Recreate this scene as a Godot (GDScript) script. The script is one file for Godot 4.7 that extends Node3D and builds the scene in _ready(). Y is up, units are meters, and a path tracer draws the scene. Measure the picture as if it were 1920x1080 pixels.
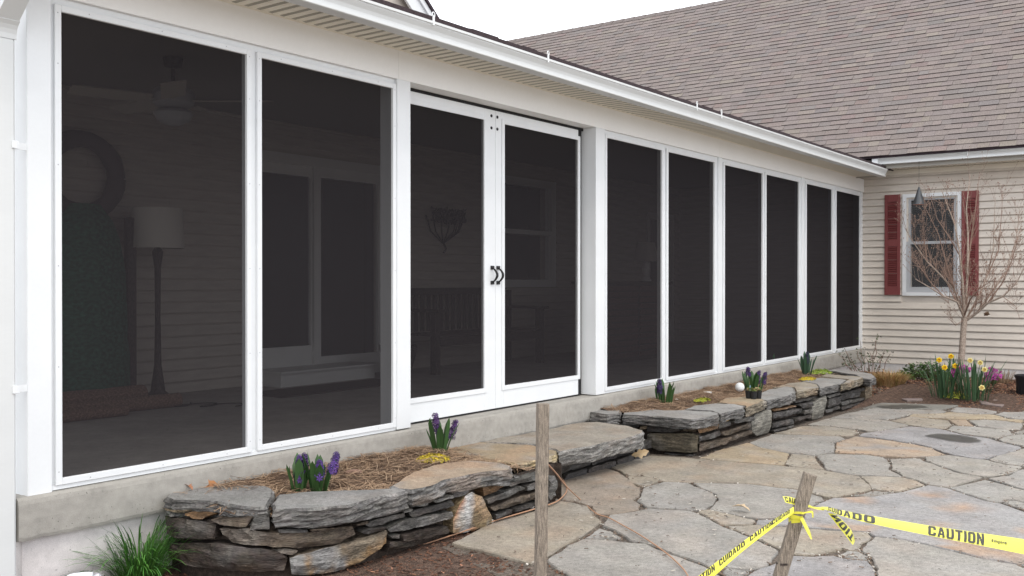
extends Node3D

var mats := {}
var rng := RandomNumberGenerator.new()
var wob := FastNoiseLite.new()
var fine := FastNoiseLite.new()


# ---------------------------------------------------------------- geometry
class Geo:
	var v := PackedVector3Array()
	var n := PackedVector3Array()
	var c := PackedColorArray()

	func tri(a: Vector3, b: Vector3, d: Vector3, towards: Vector3, col := Color.WHITE) -> void:
		var m := (d - a).cross(b - a)
		if m.length_squared() < 1e-16:
			return
		if m.dot(towards) < 0.0:
			var k := b
			b = d
			d = k
			m = -m
		m = m.normalized()
		v.append(a); v.append(b); v.append(d)
		n.append(m); n.append(m); n.append(m)
		c.append(col); c.append(col); c.append(col)

	func quad(a: Vector3, b: Vector3, d: Vector3, e: Vector3, towards: Vector3, col := Color.WHITE) -> void:
		tri(a, b, d, towards, col)
		tri(a, d, e, towards, col)

	func tri3(a: Vector3, b: Vector3, d: Vector3, na: Vector3, nb: Vector3, nd: Vector3, ca: Color, cb: Color, cd: Color) -> void:
		if (d - a).cross(b - a).dot(na + nb + nd) < 0.0:
			v.append(a); v.append(d); v.append(b)
			n.append(na); n.append(nd); n.append(nb)
			c.append(ca); c.append(cd); c.append(cb)
		else:
			v.append(a); v.append(b); v.append(d)
			n.append(na); n.append(nb); n.append(nd)
			c.append(ca); c.append(cb); c.append(cd)

	func tric(a: Vector3, b: Vector3, d: Vector3, towards: Vector3, ca: Color, cb: Color, cd: Color) -> void:
		var m := (d - a).cross(b - a)
		if m.length_squared() < 1e-16:
			return
		if m.dot(towards) < 0.0:
			m = -m
		m = m.normalized()
		tri3(a, b, d, m, m, m, ca, cb, cd)

	func box(lo: Vector3, hi: Vector3, col := Color.WHITE) -> void:
		obox(Transform3D(Basis(), (lo + hi) * 0.5), hi - lo, col)

	func obox(t: Transform3D, s: Vector3, col := Color.WHITE) -> void:
		for k in 3:
			for g in [-1.0, 1.0]:
				var u := Vector3.ZERO
				var p := Vector3.ZERO
				var q := Vector3.ZERO
				u[k] = g * s[k] * 0.5
				p[(k + 1) % 3] = s[(k + 1) % 3] * 0.5
				q[(k + 2) % 3] = s[(k + 2) % 3] * 0.5
				quad(t * (u - p - q), t * (u + p - q), t * (u + p + q), t * (u - p + q), t.basis * u, col)

	# a box whose edges are chamfered by e
	func cbox(lo: Vector3, hi: Vector3, e: float, col := Color.WHITE) -> void:
		var m := (lo + hi) * 0.5
		var h := (hi - lo) * 0.5
		for k in 3:
			var a := (k + 1) % 3
			var b := (k + 2) % 3
			for g in [-1.0, 1.0]:
				var f := []
				for w in [[-1, -1], [1, -1], [1, 1], [-1, 1]]:
					var p := Vector3.ZERO
					p[k] = g * h[k]
					p[a] = w[0] * (h[a] - e)
					p[b] = w[1] * (h[b] - e)
					f.append(m + p)
				var d := Vector3.ZERO
				d[k] = g
				quad(f[0], f[1], f[2], f[3], d, col)
				# chamfer along axis b between faces k and a
				for g2 in [-1.0, 1.0]:
					var p1 := Vector3.ZERO
					p1[k] = g * h[k]
					p1[a] = g2 * (h[a] - e)
					var p2 := Vector3.ZERO
					p2[k] = g * (h[k] - e)
					p2[a] = g2 * h[a]
					var l := Vector3.ZERO
					l[b] = h[b] - e
					var d2 := Vector3.ZERO
					d2[k] = g
					d2[a] = g2
					quad(m + p1 - l, m + p1 + l, m + p2 + l, m + p2 - l, d2, col)

	# a tube through pts, smooth
	func tube(pts: Array, rad: Array, sides := 8, col := Color.WHITE, caps := true) -> void:
		var rings := []
		var nor := []
		var side := Vector3.UP
		for i in pts.size():
			var d: Vector3 = (pts[mini(i + 1, pts.size() - 1)] - pts[maxi(i - 1, 0)]).normalized()
			if i == 0:
				side = Vector3.UP if absf(d.y) < 0.9 else Vector3.RIGHT
			side = (side - d * side.dot(d)).normalized()
			var o := d.cross(side).normalized()
			var r := []
			var m := []
			for k in sides:
				var a := TAU * k / sides
				var w: Vector3 = side * cos(a) + o * sin(a)
				r.append(pts[i] + w * rad[i])
				m.append(w)
			rings.append(r)
			nor.append(m)
		for i in pts.size() - 1:
			for k in sides:
				var j := (k + 1) % sides
				tri3(rings[i][k], rings[i][j], rings[i + 1][j], nor[i][k], nor[i][j], nor[i + 1][j], col, col, col)
				tri3(rings[i][k], rings[i + 1][j], rings[i + 1][k], nor[i][k], nor[i + 1][j], nor[i + 1][k], col, col, col)
		if caps:
			for e in [0, pts.size() - 1]:
				var away: Vector3 = pts[e] - pts[1 if e == 0 else e - 1]
				for k in sides:
					tri(pts[e], rings[e][k], rings[e][(k + 1) % sides], away, col)

	# turned profile [radius, height] about a vertical axis
	func lathe(at: Vector3, prof: Array, sides := 24, col := Color.WHITE) -> void:
		for i in prof.size() - 1:
			var p: Vector2 = prof[i]
			var q: Vector2 = prof[i + 1]
			var e := q - p
			var m := Vector2(e.y, -e.x).normalized()
			for k in sides:
				var a := TAU * k / sides
				var b := TAU * (k + 1) / sides
				var u := Vector3(cos(a), 0, sin(a))
				var w := Vector3(cos(b), 0, sin(b))
				var nu := u * m.x + Vector3.UP * m.y
				var nw := w * m.x + Vector3.UP * m.y
				var A := at + u * p.x + Vector3.UP * p.y
				var B := at + w * p.x + Vector3.UP * p.y
				var C := at + w * q.x + Vector3.UP * q.y
				var D := at + u * q.x + Vector3.UP * q.y
				if p.x > 1e-5:
					tri3(A, B, C, nu, nw, nw, col, col, col)
				if q.x > 1e-5:
					tri3(A, C, D, nu, nw, nu, col, col, col)

	# a closed outline of (z, y) drawn along x
	func extrude_x(prof: Array, x0: float, x1: float, col := Color.WHITE, ends := true) -> void:
		var mid := Vector2.ZERO
		for p in prof:
			mid += p / prof.size()
		var area := 0.0
		for i in prof.size():
			area += prof[i].cross(prof[(i + 1) % prof.size()])
		for i in prof.size():
			var p: Vector2 = prof[i]
			var q: Vector2 = prof[(i + 1) % prof.size()]
			var o := Vector2((q - p).y, -(q - p).x) * signf(area)
			quad(Vector3(x0, p.y, p.x), Vector3(x1, p.y, p.x), Vector3(x1, q.y, q.x), Vector3(x0, q.y, q.x), Vector3(0, o.y, o.x), col)
		if ends:
			var idx := Geometry2D.triangulate_polygon(PackedVector2Array(prof))
			for t in range(0, idx.size(), 3):
				for e in [[x0, -1.0], [x1, 1.0]]:
					var f := []
					for k in 3:
						f.append(Vector3(e[0], prof[idx[t + k]].y, prof[idx[t + k]].x))
					tri(f[0], f[1], f[2], Vector3(e[1], 0, 0), col)

	# a small domed disc facing +z
	func lathe_z(at: Vector3, r: float) -> void:
		for k in 6:
			var a := TAU * k / 6
			var b := TAU * (k + 1) / 6
			tri(at + Vector3(0, 0, r * 0.5), at + Vector3(cos(a), sin(a), 0) * r, at + Vector3(cos(b), sin(b), 0) * r, Vector3.BACK)

	func mesh() -> ArrayMesh:
		var m := ArrayMesh.new()
		var a := []
		a.resize(Mesh.ARRAY_MAX)
		a[Mesh.ARRAY_VERTEX] = v
		a[Mesh.ARRAY_NORMAL] = n
		a[Mesh.ARRAY_COLOR] = c
		m.add_surface_from_arrays(Mesh.PRIMITIVE_TRIANGLES, a)
		return m


func thing(called: String, label: String, category: String, at: Vector3, group := "") -> Node3D:
	var o := Node3D.new()
	o.name = called
	add_child(o, true)
	o.position = at
	tag(o, label, category, group)
	return o


func tag(o: Node3D, label: String, category: String, group := "", kind := "") -> void:
	o.set_meta("label", label)
	o.set_meta("category", category)
	if group:
		o.set_meta("group", group)
	if kind:
		o.set_meta("kind", kind)


# a named mesh in world coordinates under a thing, part or the root
func obj(called: String, g, m: Material, parent: Node3D = null) -> MeshInstance3D:
	var o := MeshInstance3D.new()
	o.name = called
	o.mesh = g.mesh() if g is Geo else g
	o.material_override = m
	if parent == null:
		add_child(o, true)
	else:
		parent.add_child(o, true)
		if parent.get_parent() == self:
			o.position = -parent.position
	return o


func stuff(o: Node3D) -> Node3D:
	o.set_meta("kind", "stuff")
	return o


func swarm(called: String, mesh: Mesh, m: Material, where: Array, cols: Array, parent: Node3D = null) -> MultiMeshInstance3D:
	var mm := MultiMesh.new()
	mm.transform_format = MultiMesh.TRANSFORM_3D
	mm.use_colors = cols.size() > 0
	mm.mesh = mesh
	mm.instance_count = where.size()
	for i in where.size():
		mm.set_instance_transform(i, where[i])
		if cols.size():
			mm.set_instance_color(i, cols[i])
	var o := MultiMeshInstance3D.new()
	o.name = called
	o.multimesh = mm
	o.material_override = m
	if parent == null:
		add_child(o, true)
	else:
		parent.add_child(o, true)
		if parent.get_parent() == self:
			o.position = -parent.position
	o.set_meta("kind", "stuff")
	return o


# ---------------------------------------------------------------- materials
func noise_bytes(size: int, freq: float, sd: int, oct := 4, kind := FastNoiseLite.TYPE_SIMPLEX_SMOOTH) -> PackedByteArray:
	var f := FastNoiseLite.new()
	f.seed = sd
	f.frequency = freq
	f.noise_type = kind
	f.fractal_octaves = oct
	var im := f.get_seamless_image(size, size)
	im.convert(Image.FORMAT_L8)
	return im.get_data()


func gray(size: int, data: PackedByteArray) -> ImageTexture:
	return ImageTexture.create_from_image(Image.create_from_data(size, size, false, Image.FORMAT_L8, data))


# layers: [frequency, seed, octaves, weight]; brightness top at hi, depth of the darkening by each weight; pits: share of dark flecks
func grain(size: int, hi: float, layers: Array, pits := 0.0, pit_dark := 0.5, pit_freq := 0.05) -> ImageTexture:
	var acc := PackedFloat32Array()
	acc.resize(size * size)
	acc.fill(hi)
	for l in layers:
		var b := noise_bytes(size, l[0], l[1], l[2])
		var w: float = l[3] / 255.0
		for i in b.size():
			acc[i] -= (255 - b[i]) * w
	if pits > 0.0:
		var b := noise_bytes(size, pit_freq, 91, 2)
		var cut := int(255 * pits)
		for i in b.size():
			if b[i] < cut:
				acc[i] *= lerpf(1.0, pit_dark, minf(1.0, (cut - b[i]) / 18.0))
	var out := PackedByteArray()
	out.resize(size * size)
	var sum := 0.0
	for i in out.size():
		var v := clampf(acc[i], 0.0, 1.0)
		sum += pow(v, 2.2)
		out[i] = int(v * 255.0)
	var tex := gray(size, out)
	tex.set_meta("mean", sum / out.size())
	return tex


func mat(called: String, lin: Color, rough: float, tex: Texture2D = null, per_metre := Vector3.ONE, relief: Texture2D = null, relief_cm := 0.0, vertex := false) -> StandardMaterial3D:
	var m := StandardMaterial3D.new()
	m.resource_name = called
	# the given colour is the surface's mean; the grain only varies round it
	var a := lin.a
	if tex:
		lin = lin / float(tex.get_meta("mean"))
		lin.a = a
	m.albedo_color = lin.linear_to_srgb()
	m.roughness = rough
	m.metallic_specular = 0.4
	if tex or relief:
		m.uv1_triplanar = true
		m.uv1_world_triplanar = true
		m.uv1_scale = per_metre
		m.uv1_triplanar_sharpness = 4.0
		m.albedo_texture = tex
	if relief:
		m.heightmap_enabled = true
		m.heightmap_texture = relief
		m.heightmap_scale = relief_cm
	m.vertex_color_use_as_albedo = vertex
	mats[called] = m
	return m


func make_materials() -> void:
	var t_stone := grain(512, 1.0, [[0.008, 1, 4, 0.1], [0.05, 2, 4, 0.16], [0.25, 3, 2, 0.24]], 0.17, 0.55, 0.1)
	var h_stone := grain(512, 1.0, [[0.02, 4, 5, 0.6], [0.15, 5, 3, 0.4]])
	var t_schist := grain(512, 1.0, [[0.012, 6, 5, 0.35], [0.06, 7, 4, 0.4], [0.25, 8, 2, 0.2]])
	var h_schist := grain(512, 1.0, [[0.015, 9, 5, 0.5], [0.05, 10, 4, 0.5]])
	var t_conc := grain(512, 1.0, [[0.006, 11, 4, 0.1], [0.03, 12, 4, 0.07], [0.3, 13, 2, 0.12]], 0.15, 0.6, 0.08)
	var t_paint := grain(256, 1.0, [[0.006, 14, 3, 0.02], [0.1, 15, 2, 0.01]])
	var t_gran := grain(512, 1.0, [[0.35, 16, 2, 0.55], [0.03, 17, 3, 0.15]])
	var t_wood := grain(512, 1.0, [[0.02, 18, 5, 0.4], [0.12, 19, 3, 0.35]])
	var t_soil := grain(512, 1.0, [[0.02, 20, 4, 0.35], [0.1, 21, 4, 0.5]])
	var t_vinyl := grain(256, 1.0, [[0.012, 22, 3, 0.07], [0.1, 23, 3, 0.05]])
	mat("flag", Color(1, 1, 1), 0.75, t_stone, Vector3(0.9, 0.9, 0.9), h_stone, 0.5, true)
	mat("schist", Color(1, 1, 1), 0.62, t_schist, Vector3(1.1, 7.0, 1.1), h_schist, 0.9, true)
	mat("cap", Color(1, 1, 1), 0.72, t_schist, Vector3(1.4, 7.0, 1.4), h_schist, 0.5, true)
	mat("core", Color(0.045, 0.033, 0.026), 0.95, t_soil, Vector3(3, 3, 3))
	mat("concrete", Color(0.345, 0.328, 0.298), 0.85, t_conc, Vector3(1.3, 1.3, 1.3), h_stone, 0.15)
	mat("footing", Color(0.6, 0.565, 0.555), 0.85, t_conc, Vector3(1.0, 1.0, 1.0), h_stone, 0.1)
	mat("floor", Color(0.46, 0.43, 0.4), 0.7, t_conc, Vector3(0.7, 0.7, 0.7))
	mat("white", Color(0.765, 0.785, 0.8), 0.42, t_paint, Vector3(1.5, 1.5, 1.5))
	mat("trim", Color(0.87, 0.865, 0.85), 0.5, t_paint, Vector3(0.8, 0.8, 0.8))
	mat("gutter", Color(0.66, 0.675, 0.675), 0.3, t_paint, Vector3(0.6, 2, 0.6))
	mat("soffit", Color(0.86, 0.82, 0.73), 0.55, t_paint, Vector3(1, 1, 1))
	mat("slot", Color(0.42, 0.4, 0.35), 0.7)
	mat("fascia", Color(0.4, 0.385, 0.35), 0.6)
	mat("siding", Color(0.62, 0.565, 0.503), 0.6, t_vinyl, Vector3(0.7, 5, 0.7))
	mat("house_foundation", Color(0.58, 0.56, 0.55), 0.85, t_conc, Vector3(1, 1, 1))
	mat("shingle", Color(1, 1, 1), 0.92, t_gran, Vector3(2.2, 2.2, 2.2), t_gran, 0.3, true)
	mat("shingle_edge", Color(0.035, 0.024, 0.03), 0.95)
	mat("shutter", Color(0.2, 0.052, 0.052), 0.55, t_paint, Vector3(2, 2, 2))
	mat("sash", Color(0.42, 0.43, 0.45), 0.5)
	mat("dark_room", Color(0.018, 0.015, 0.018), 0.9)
	mat("rubber", Color(0.012, 0.012, 0.014), 0.6)
	mat("iron", Color(0.012, 0.012, 0.013), 0.35)
	mat("soil", Color(0.1, 0.063, 0.046), 0.95, t_soil, Vector3(1.7, 1.7, 1.7), t_soil, 1.2)
	mat("gravel", Color(0.3, 0.27, 0.235), 0.95, t_soil, Vector3(0.8, 0.8, 0.8))
	mat("joint", Color(0.13, 0.105, 0.085), 0.95, t_soil, Vector3(3, 3, 3), t_soil, 0.6)
	mat("straw_bed", Color(0.2, 0.13, 0.088), 0.95, t_wood, Vector3(4, 4, 14), t_soil, 1.0)
	mat("bits", Color(1, 1, 1), 0.9, null, Vector3.ONE, null, 0.0, true)
	mat("leaf", Color(1, 1, 1), 0.45, null, Vector3.ONE, null, 0.0, true)
	mats["leaf"].backlight_enabled = true
	mats["leaf"].backlight = Color(0.3, 0.3, 0.3)
	mat("petal", Color(1, 1, 1), 0.6, null, Vector3.ONE, null, 0.0, true)
	mats["petal"].backlight_enabled = true
	mats["petal"].backlight = Color(0.35, 0.35, 0.35)
	mat("bark", Color(0.36, 0.29, 0.24), 0.85, t_wood, Vector3(9, 3, 9), t_wood, 0.4)
	mat("twig", Color(0.27, 0.18, 0.14), 0.8)
	mat("stake", Color(0.245, 0.205, 0.165), 0.85, t_wood, Vector3(14, 1.6, 14), t_wood, 0.3)
	mat("tape", Color(0.74, 0.7, 0.07), 0.25)
	mats["tape"].backlight_enabled = true
	mats["tape"].backlight = Color(0.35, 0.35, 0.3)
	mat("ink", Color(0.03, 0.028, 0.02), 0.4)
	mat("twine", Color(0.42, 0.24, 0.15), 0.8)
	mat("steel", Color(0.75, 0.75, 0.76), 0.16)
	mats["steel"].metallic = 1.0
	mat("patina", Color(0.075, 0.08, 0.088), 0.45, t_paint, Vector3(6, 6, 6))
	mats["patina"].metallic = 0.2
	mat("rust", Color(0.25, 0.08, 0.04), 0.7)
	mat("plastic_pot", Color(0.016, 0.016, 0.018), 0.45)
	mat("tag_blue", Color(0.35, 0.55, 0.75), 0.5)
	mat("pebble", Color(0.72, 0.7, 0.66), 0.7)
	mat("dark_wood", Color(0.065, 0.05, 0.045), 0.5, t_wood, Vector3(6, 2, 6))
	mat("red_wood", Color(0.17, 0.085, 0.07), 0.5, t_wood, Vector3(6, 2, 6))
	mat("shade", Color(0.5, 0.46, 0.41), 0.9)
	mat("lamp_cloth", Color(0.68, 0.64, 0.58), 0.9)
	mat("carpet", Color(0.25, 0.155, 0.115), 0.98, t_soil, Vector3(5, 5, 5))
	mat("green_cloth", Color(0.03, 0.12, 0.075), 0.8, t_wood, Vector3(2, 3, 2))
	mat("mat_cloth", Color(0.07, 0.055, 0.05), 0.98)
	mat("wreath", Color(0.12, 0.095, 0.1), 0.95)
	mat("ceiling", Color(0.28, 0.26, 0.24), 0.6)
	mat("grille_paint", Color(0.6, 0.57, 0.53), 0.6)
	var s := mat("screen", Color(0.0265, 0.024, 0.0262, 0.69), 0.9)
	s.albedo_color.a = 0.69
	s.transparency = BaseMaterial3D.TRANSPARENCY_ALPHA
	s.metallic_specular = 0.1
	s.cull_mode = BaseMaterial3D.CULL_DISABLED
	for k in [["screen_far", 0.79], ["screen_end", 0.88]]:
		var s2: StandardMaterial3D = s.duplicate()
		s2.resource_name = k[0]
		s2.albedo_color.a = k[1]
		mats[k[0]] = s2
	var gl := mat("glass", Color(0.9, 0.93, 0.95), 0.04)
	gl.albedo_color.a = 0.06
	gl.metallic_specular = 0.2
	gl.transparency = BaseMaterial3D.TRANSPARENCY_ALPHA
	var wet := mat("wet", Color(0.06, 0.058, 0.05), 0.32)
	wet.albedo_color.a = 0.62
	wet.transparency = BaseMaterial3D.TRANSPARENCY_ALPHA
	wet.metallic_specular = 0.25


func camera_and_light() -> void:
	var cam := Camera3D.new()
	cam.name = "camera"
	cam.fov = 33.0516
	cam.near = 0.05
	cam.far = 600.0
	cam.position = Vector3(0, 1.42, 4.5)
	cam.rotation_degrees = Vector3(-0.3148, -53.3, 0)
	add_child(cam)
	cam.current = true
	var e := Environment.new()
	e.background_mode = Environment.BG_SKY
	var sky := Sky.new()
	var p := ProceduralSkyMaterial.new()
	p.sky_top_color = Color(0.96, 0.975, 1.0)
	p.sky_horizon_color = Color(0.97, 0.98, 1.0)
	p.sky_curve = 0.2
	p.sky_energy_multiplier = 1.0
	p.ground_bottom_color = Color(0.42, 0.39, 0.35)
	p.ground_horizon_color = Color(0.6, 0.58, 0.55)
	p.sun_angle_max = 1.0
	sky.sky_material = p
	e.sky = sky
	e.background_energy_multiplier = 1.5
	e.tonemap_mode = Environment.TONE_MAPPER_LINEAR
	e.tonemap_exposure = 1.5
	e.sdfgi_enabled = true
	e.ssao_enabled = true
	e.ssil_enabled = true
	var w := WorldEnvironment.new()
	w.name = "environment"
	w.environment = e
	add_child(w)
	var sun := DirectionalLight3D.new()
	sun.name = "sun"
	sun.light_energy = 0.32
	sun.light_color = Color(1.0, 0.97, 0.93)
	sun.light_angular_distance = 25.0
	sun.shadow_enabled = true
	sun.rotation_degrees = Vector3(-58, -38, 0)
	add_child(sun)


func _ready() -> void:
	rng.seed = 11
	wob.seed = 5
	wob.frequency = 1.0
	wob.fractal_octaves = 3
	fine.seed = 9
	fine.frequency = 1.0
	fine.fractal_octaves = 2
	camera_and_light()
	make_materials()
	build_ground()
	build_house()
	build_porch()
	build_patio()
	build_planters()
	build_porch_contents()
	build_plants()
	build_tree()
	build_small_things()


# ---------------------------------------------------------------- ground
func build_ground() -> void:
	var g := Geo.new()
	g.quad(Vector3(-150, -0.09, -150), Vector3(170, -0.09, -150), Vector3(170, -0.09, 150), Vector3(-150, -0.09, 150), Vector3.UP)
	var o := obj("ground", g, mats.gravel)
	tag(o, "pale gritty ground around the paving and the house", "ground", "", "structure")
	# planting bed before the house wall, rising a little towards the wall
	var b := Geo.new()
	var front := [Vector3(10.487, 0, 1.003), Vector3(11.664, 0, 1.111), Vector3(11.937, 0, 1.56), Vector3(12.046, 0, 1.954), Vector3(11.779, 0, 2.446), Vector3(11.97, 0, 2.993), Vector3(11.4, 0, 6.0)]
	for i in front.size() - 1:
		for k in 8:
			for j in 6:
				var q := []
				for w in [[k, j], [k + 1, j], [k + 1, j + 1], [k, j + 1]]:
					var f: Vector3 = front[i].lerp(front[i + 1], w[0] / 8.0)
					var h := Vector3(14.86, 0, f.z)
					var p := f.lerp(h, w[1] / 6.0)
					p.y = -0.035 + 0.12 * smoothstep(0.0, 0.5, w[1] / 6.0) + 0.02 * wob.get_noise_2d(p.x * 3, p.z * 3) * minf(1.0, w[1])
					q.append(p)
				b.quad(q[0], q[1], q[2], q[3], Vector3.UP)
	o = obj("mulch_bed", b, mats.soil)
	tag(o, "reddish brown bark mulch bed along the foot of the house wall", "planting bed", "", "structure")
	# soil before the nearer planter, level with the paving at its edge
	var sl := Geo.new()
	for i in 40:
		for j in 30:
			var q := []
			for w in [[i, j], [i + 1, j], [i + 1, j + 1], [i, j + 1]]:
				var x: float = 1.2 + w[0] * 0.12
				var z: float = 0.0 + w[1] * 0.13
				q.append(Vector3(x, soil_height(x, z), z))
			sl.quad(q[0], q[1], q[2], q[3], Vector3.UP)
	o = obj("soil_bed", sl, mats.soil)
	tag(o, "dark brown soil and bark at the foot of the nearer planter", "soil", "", "structure")
	# loose chips on both beds
	var chip := Geo.new()
	chip.box(Vector3(-0.016, -0.003, -0.005), Vector3(0.016, 0.003, 0.005))
	var ts := []
	var cs := []
	var tones := [Color(0.17, 0.082, 0.052), Color(0.1, 0.052, 0.036), Color(0.23, 0.115, 0.07), Color(0.065, 0.038, 0.028), Color(0.34, 0.2, 0.125)]
	for i in 12000:
		var z := rng.randf_range(0.05, 4.8)
		var x := rng.randf_range(11.9, 14.8)
		var fx := 12.3 - 0.0 * z if z < 1.2 else 12.3 - (z - 1.2) * 0.25
		if x < fx:
			continue
		var y := -0.035 + 0.12 * smoothstep(0.0, 0.5, (x - fx) / (14.86 - fx)) + 0.006
		ts.append(Transform3D(Basis.from_euler(Vector3(rng.randf_range(-.5, .5), rng.randf() * TAU, rng.randf_range(-.5, .5))).scaled(Vector3.ONE * rng.randf_range(0.5, 1.5)), Vector3(x, y, z)))
		cs.append(tones[rng.randi() % 5])
	var s := swarm("mulch_chips", chip.mesh(), mats.bits, ts, cs)
	tag(s, "loose reddish bark chips scattered over the bed by the house", "mulch", "", "stuff")
	ts = []
	cs = []
	for i in 9000:
		var x := rng.randf_range(2.3, 5.2)
		var z := rng.randf_range(0.1, 2.6)
		ts.append(Transform3D(Basis.from_euler(Vector3(rng.randf_range(-.5, .5), rng.randf() * TAU, rng.randf_range(-.5, .5))).scaled(Vector3.ONE * rng.randf_range(0.25, 0.8)), Vector3(x, soil_height(x, z) + 0.004 * rng.randf(), z)))
		cs.append(tones[rng.randi() % 4] * (0.8 if rng.randf() < 0.97 else 2.2))
	s = swarm("mulch_crumbs", chip.mesh(), mats.bits, ts, cs)
	tag(s, "dark crumbled bark mulch on the soil before the nearer planter", "mulch", "", "stuff")


func soil_height(x: float, z: float) -> float:
	return lerpf(-0.075, -0.018, smoothstep(2.6, 4.3, x + 0.3 * z)) + 0.008 * wob.get_noise_2d(x * 4, z * 4) - 0.06 * smoothstep(4.6, 5.4, x)


# ---------------------------------------------------------------- house
# lapped boards on a wall; f(u, y, out) places a point
func boards(parent: Node3D, u0: float, u1: float, y0: float, y1: float, place: Callable, out_dir: Vector3, holes := []) -> void:
	var y := y0
	while y < y1 - 0.02:
		var spans := [[u0, u1]]
		for h in holes:
			if y + 0.1016 > h[2] + 0.02 and y < h[3] - 0.02:
				var nxt := []
				for s in spans:
					if h[1] <= s[0] or h[0] >= s[1]:
						nxt.append(s)
					else:
						if h[0] - s[0] > 0.03:
							nxt.append([s[0], h[0]])
						if s[1] - h[1] > 0.03:
							nxt.append([h[1], s[1]])
				spans = nxt
		var cut := []
		for s in spans:
			if s[1] - s[0] > 2.0 and rng.randf() < 0.45:
				var m := lerpf(s[0], s[1], rng.randf_range(0.2, 0.8))
				cut.append([s[0], m - 0.0012])
				cut.append([m + 0.0012, s[1]])
			else:
				cut.append(s)
		for s in cut:
			var g := Geo.new()
			var top := minf(y + 0.106, y1)
			var prof := [[y, 0.001], [y, 0.03], [y + 0.008, 0.0315], [y + 0.086, 0.015], [y + 0.0885, 0.001], [top, 0.001]]
			for i in 5:
				var p: Array = prof[i]
				var q: Array = prof[i + 1]
				var d: Vector3 = out_dir * (q[0] - p[0] + 0.001) - Vector3.UP * (q[1] - p[1])
				g.quad((place as Callable).call(s[0], p[0], p[1]), (place as Callable).call(s[1], p[0], p[1]), (place as Callable).call(s[1], q[0], q[1]), (place as Callable).call(s[0], q[0], q[1]), d if i > 0 else Vector3.DOWN)
			for e in [0, 1]:
				var f := []
				for p in prof:
					f.append((place as Callable).call(s[e], p[0], p[1]))
				var side: Vector3 = (f[0] - (place as Callable).call(s[1 - e], y, 0.0))
				for i in range(1, 5):
					g.tri(f[0], f[i], f[i + 1], side)
			obj("siding_board", g, mats.siding, parent)
		y += 0.1016


func gutter_profile(zb: float, yb: float, w: float, h: float) -> Array:
	# closed outline of (z, y): back, bottom, ogee front and rolled lip, with an open trough
	return [Vector2(zb, yb + h), Vector2(zb, yb), Vector2(zb + w * 0.72, yb), Vector2(zb + w * 0.77, yb + h * 0.04), Vector2(zb + w * 0.77, yb + h * 0.17), Vector2(zb + w * 0.69, yb + h * 0.2), Vector2(zb + w * 0.7, yb + h * 0.36), Vector2(zb + w * 0.76, yb + h * 0.54), Vector2(zb + w * 0.87, yb + h * 0.69), Vector2(zb + w * 0.93, yb + h * 0.78), Vector2(zb + w * 0.91, yb + h * 0.83), Vector2(zb + w, yb + h * 0.86), Vector2(zb + w, yb + h), Vector2(zb + w * 0.93, yb + h), Vector2(zb + w * 0.93, yb + h * 0.9), Vector2(zb + w * 0.84, yb + h * 0.8), Vector2(zb + w * 0.7, yb + h * 0.6), Vector2(zb + w * 0.62, yb + h * 0.1), Vector2(zb + w * 0.06, yb + h * 0.1), Vector2(zb + w * 0.06, yb + h)]


func turned(g: Geo, t: Transform3D) -> Geo:
	for i in g.v.size():
		g.v[i] = t * g.v[i]
		g.n[i] = t.basis * g.n[i]
	return g


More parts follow.
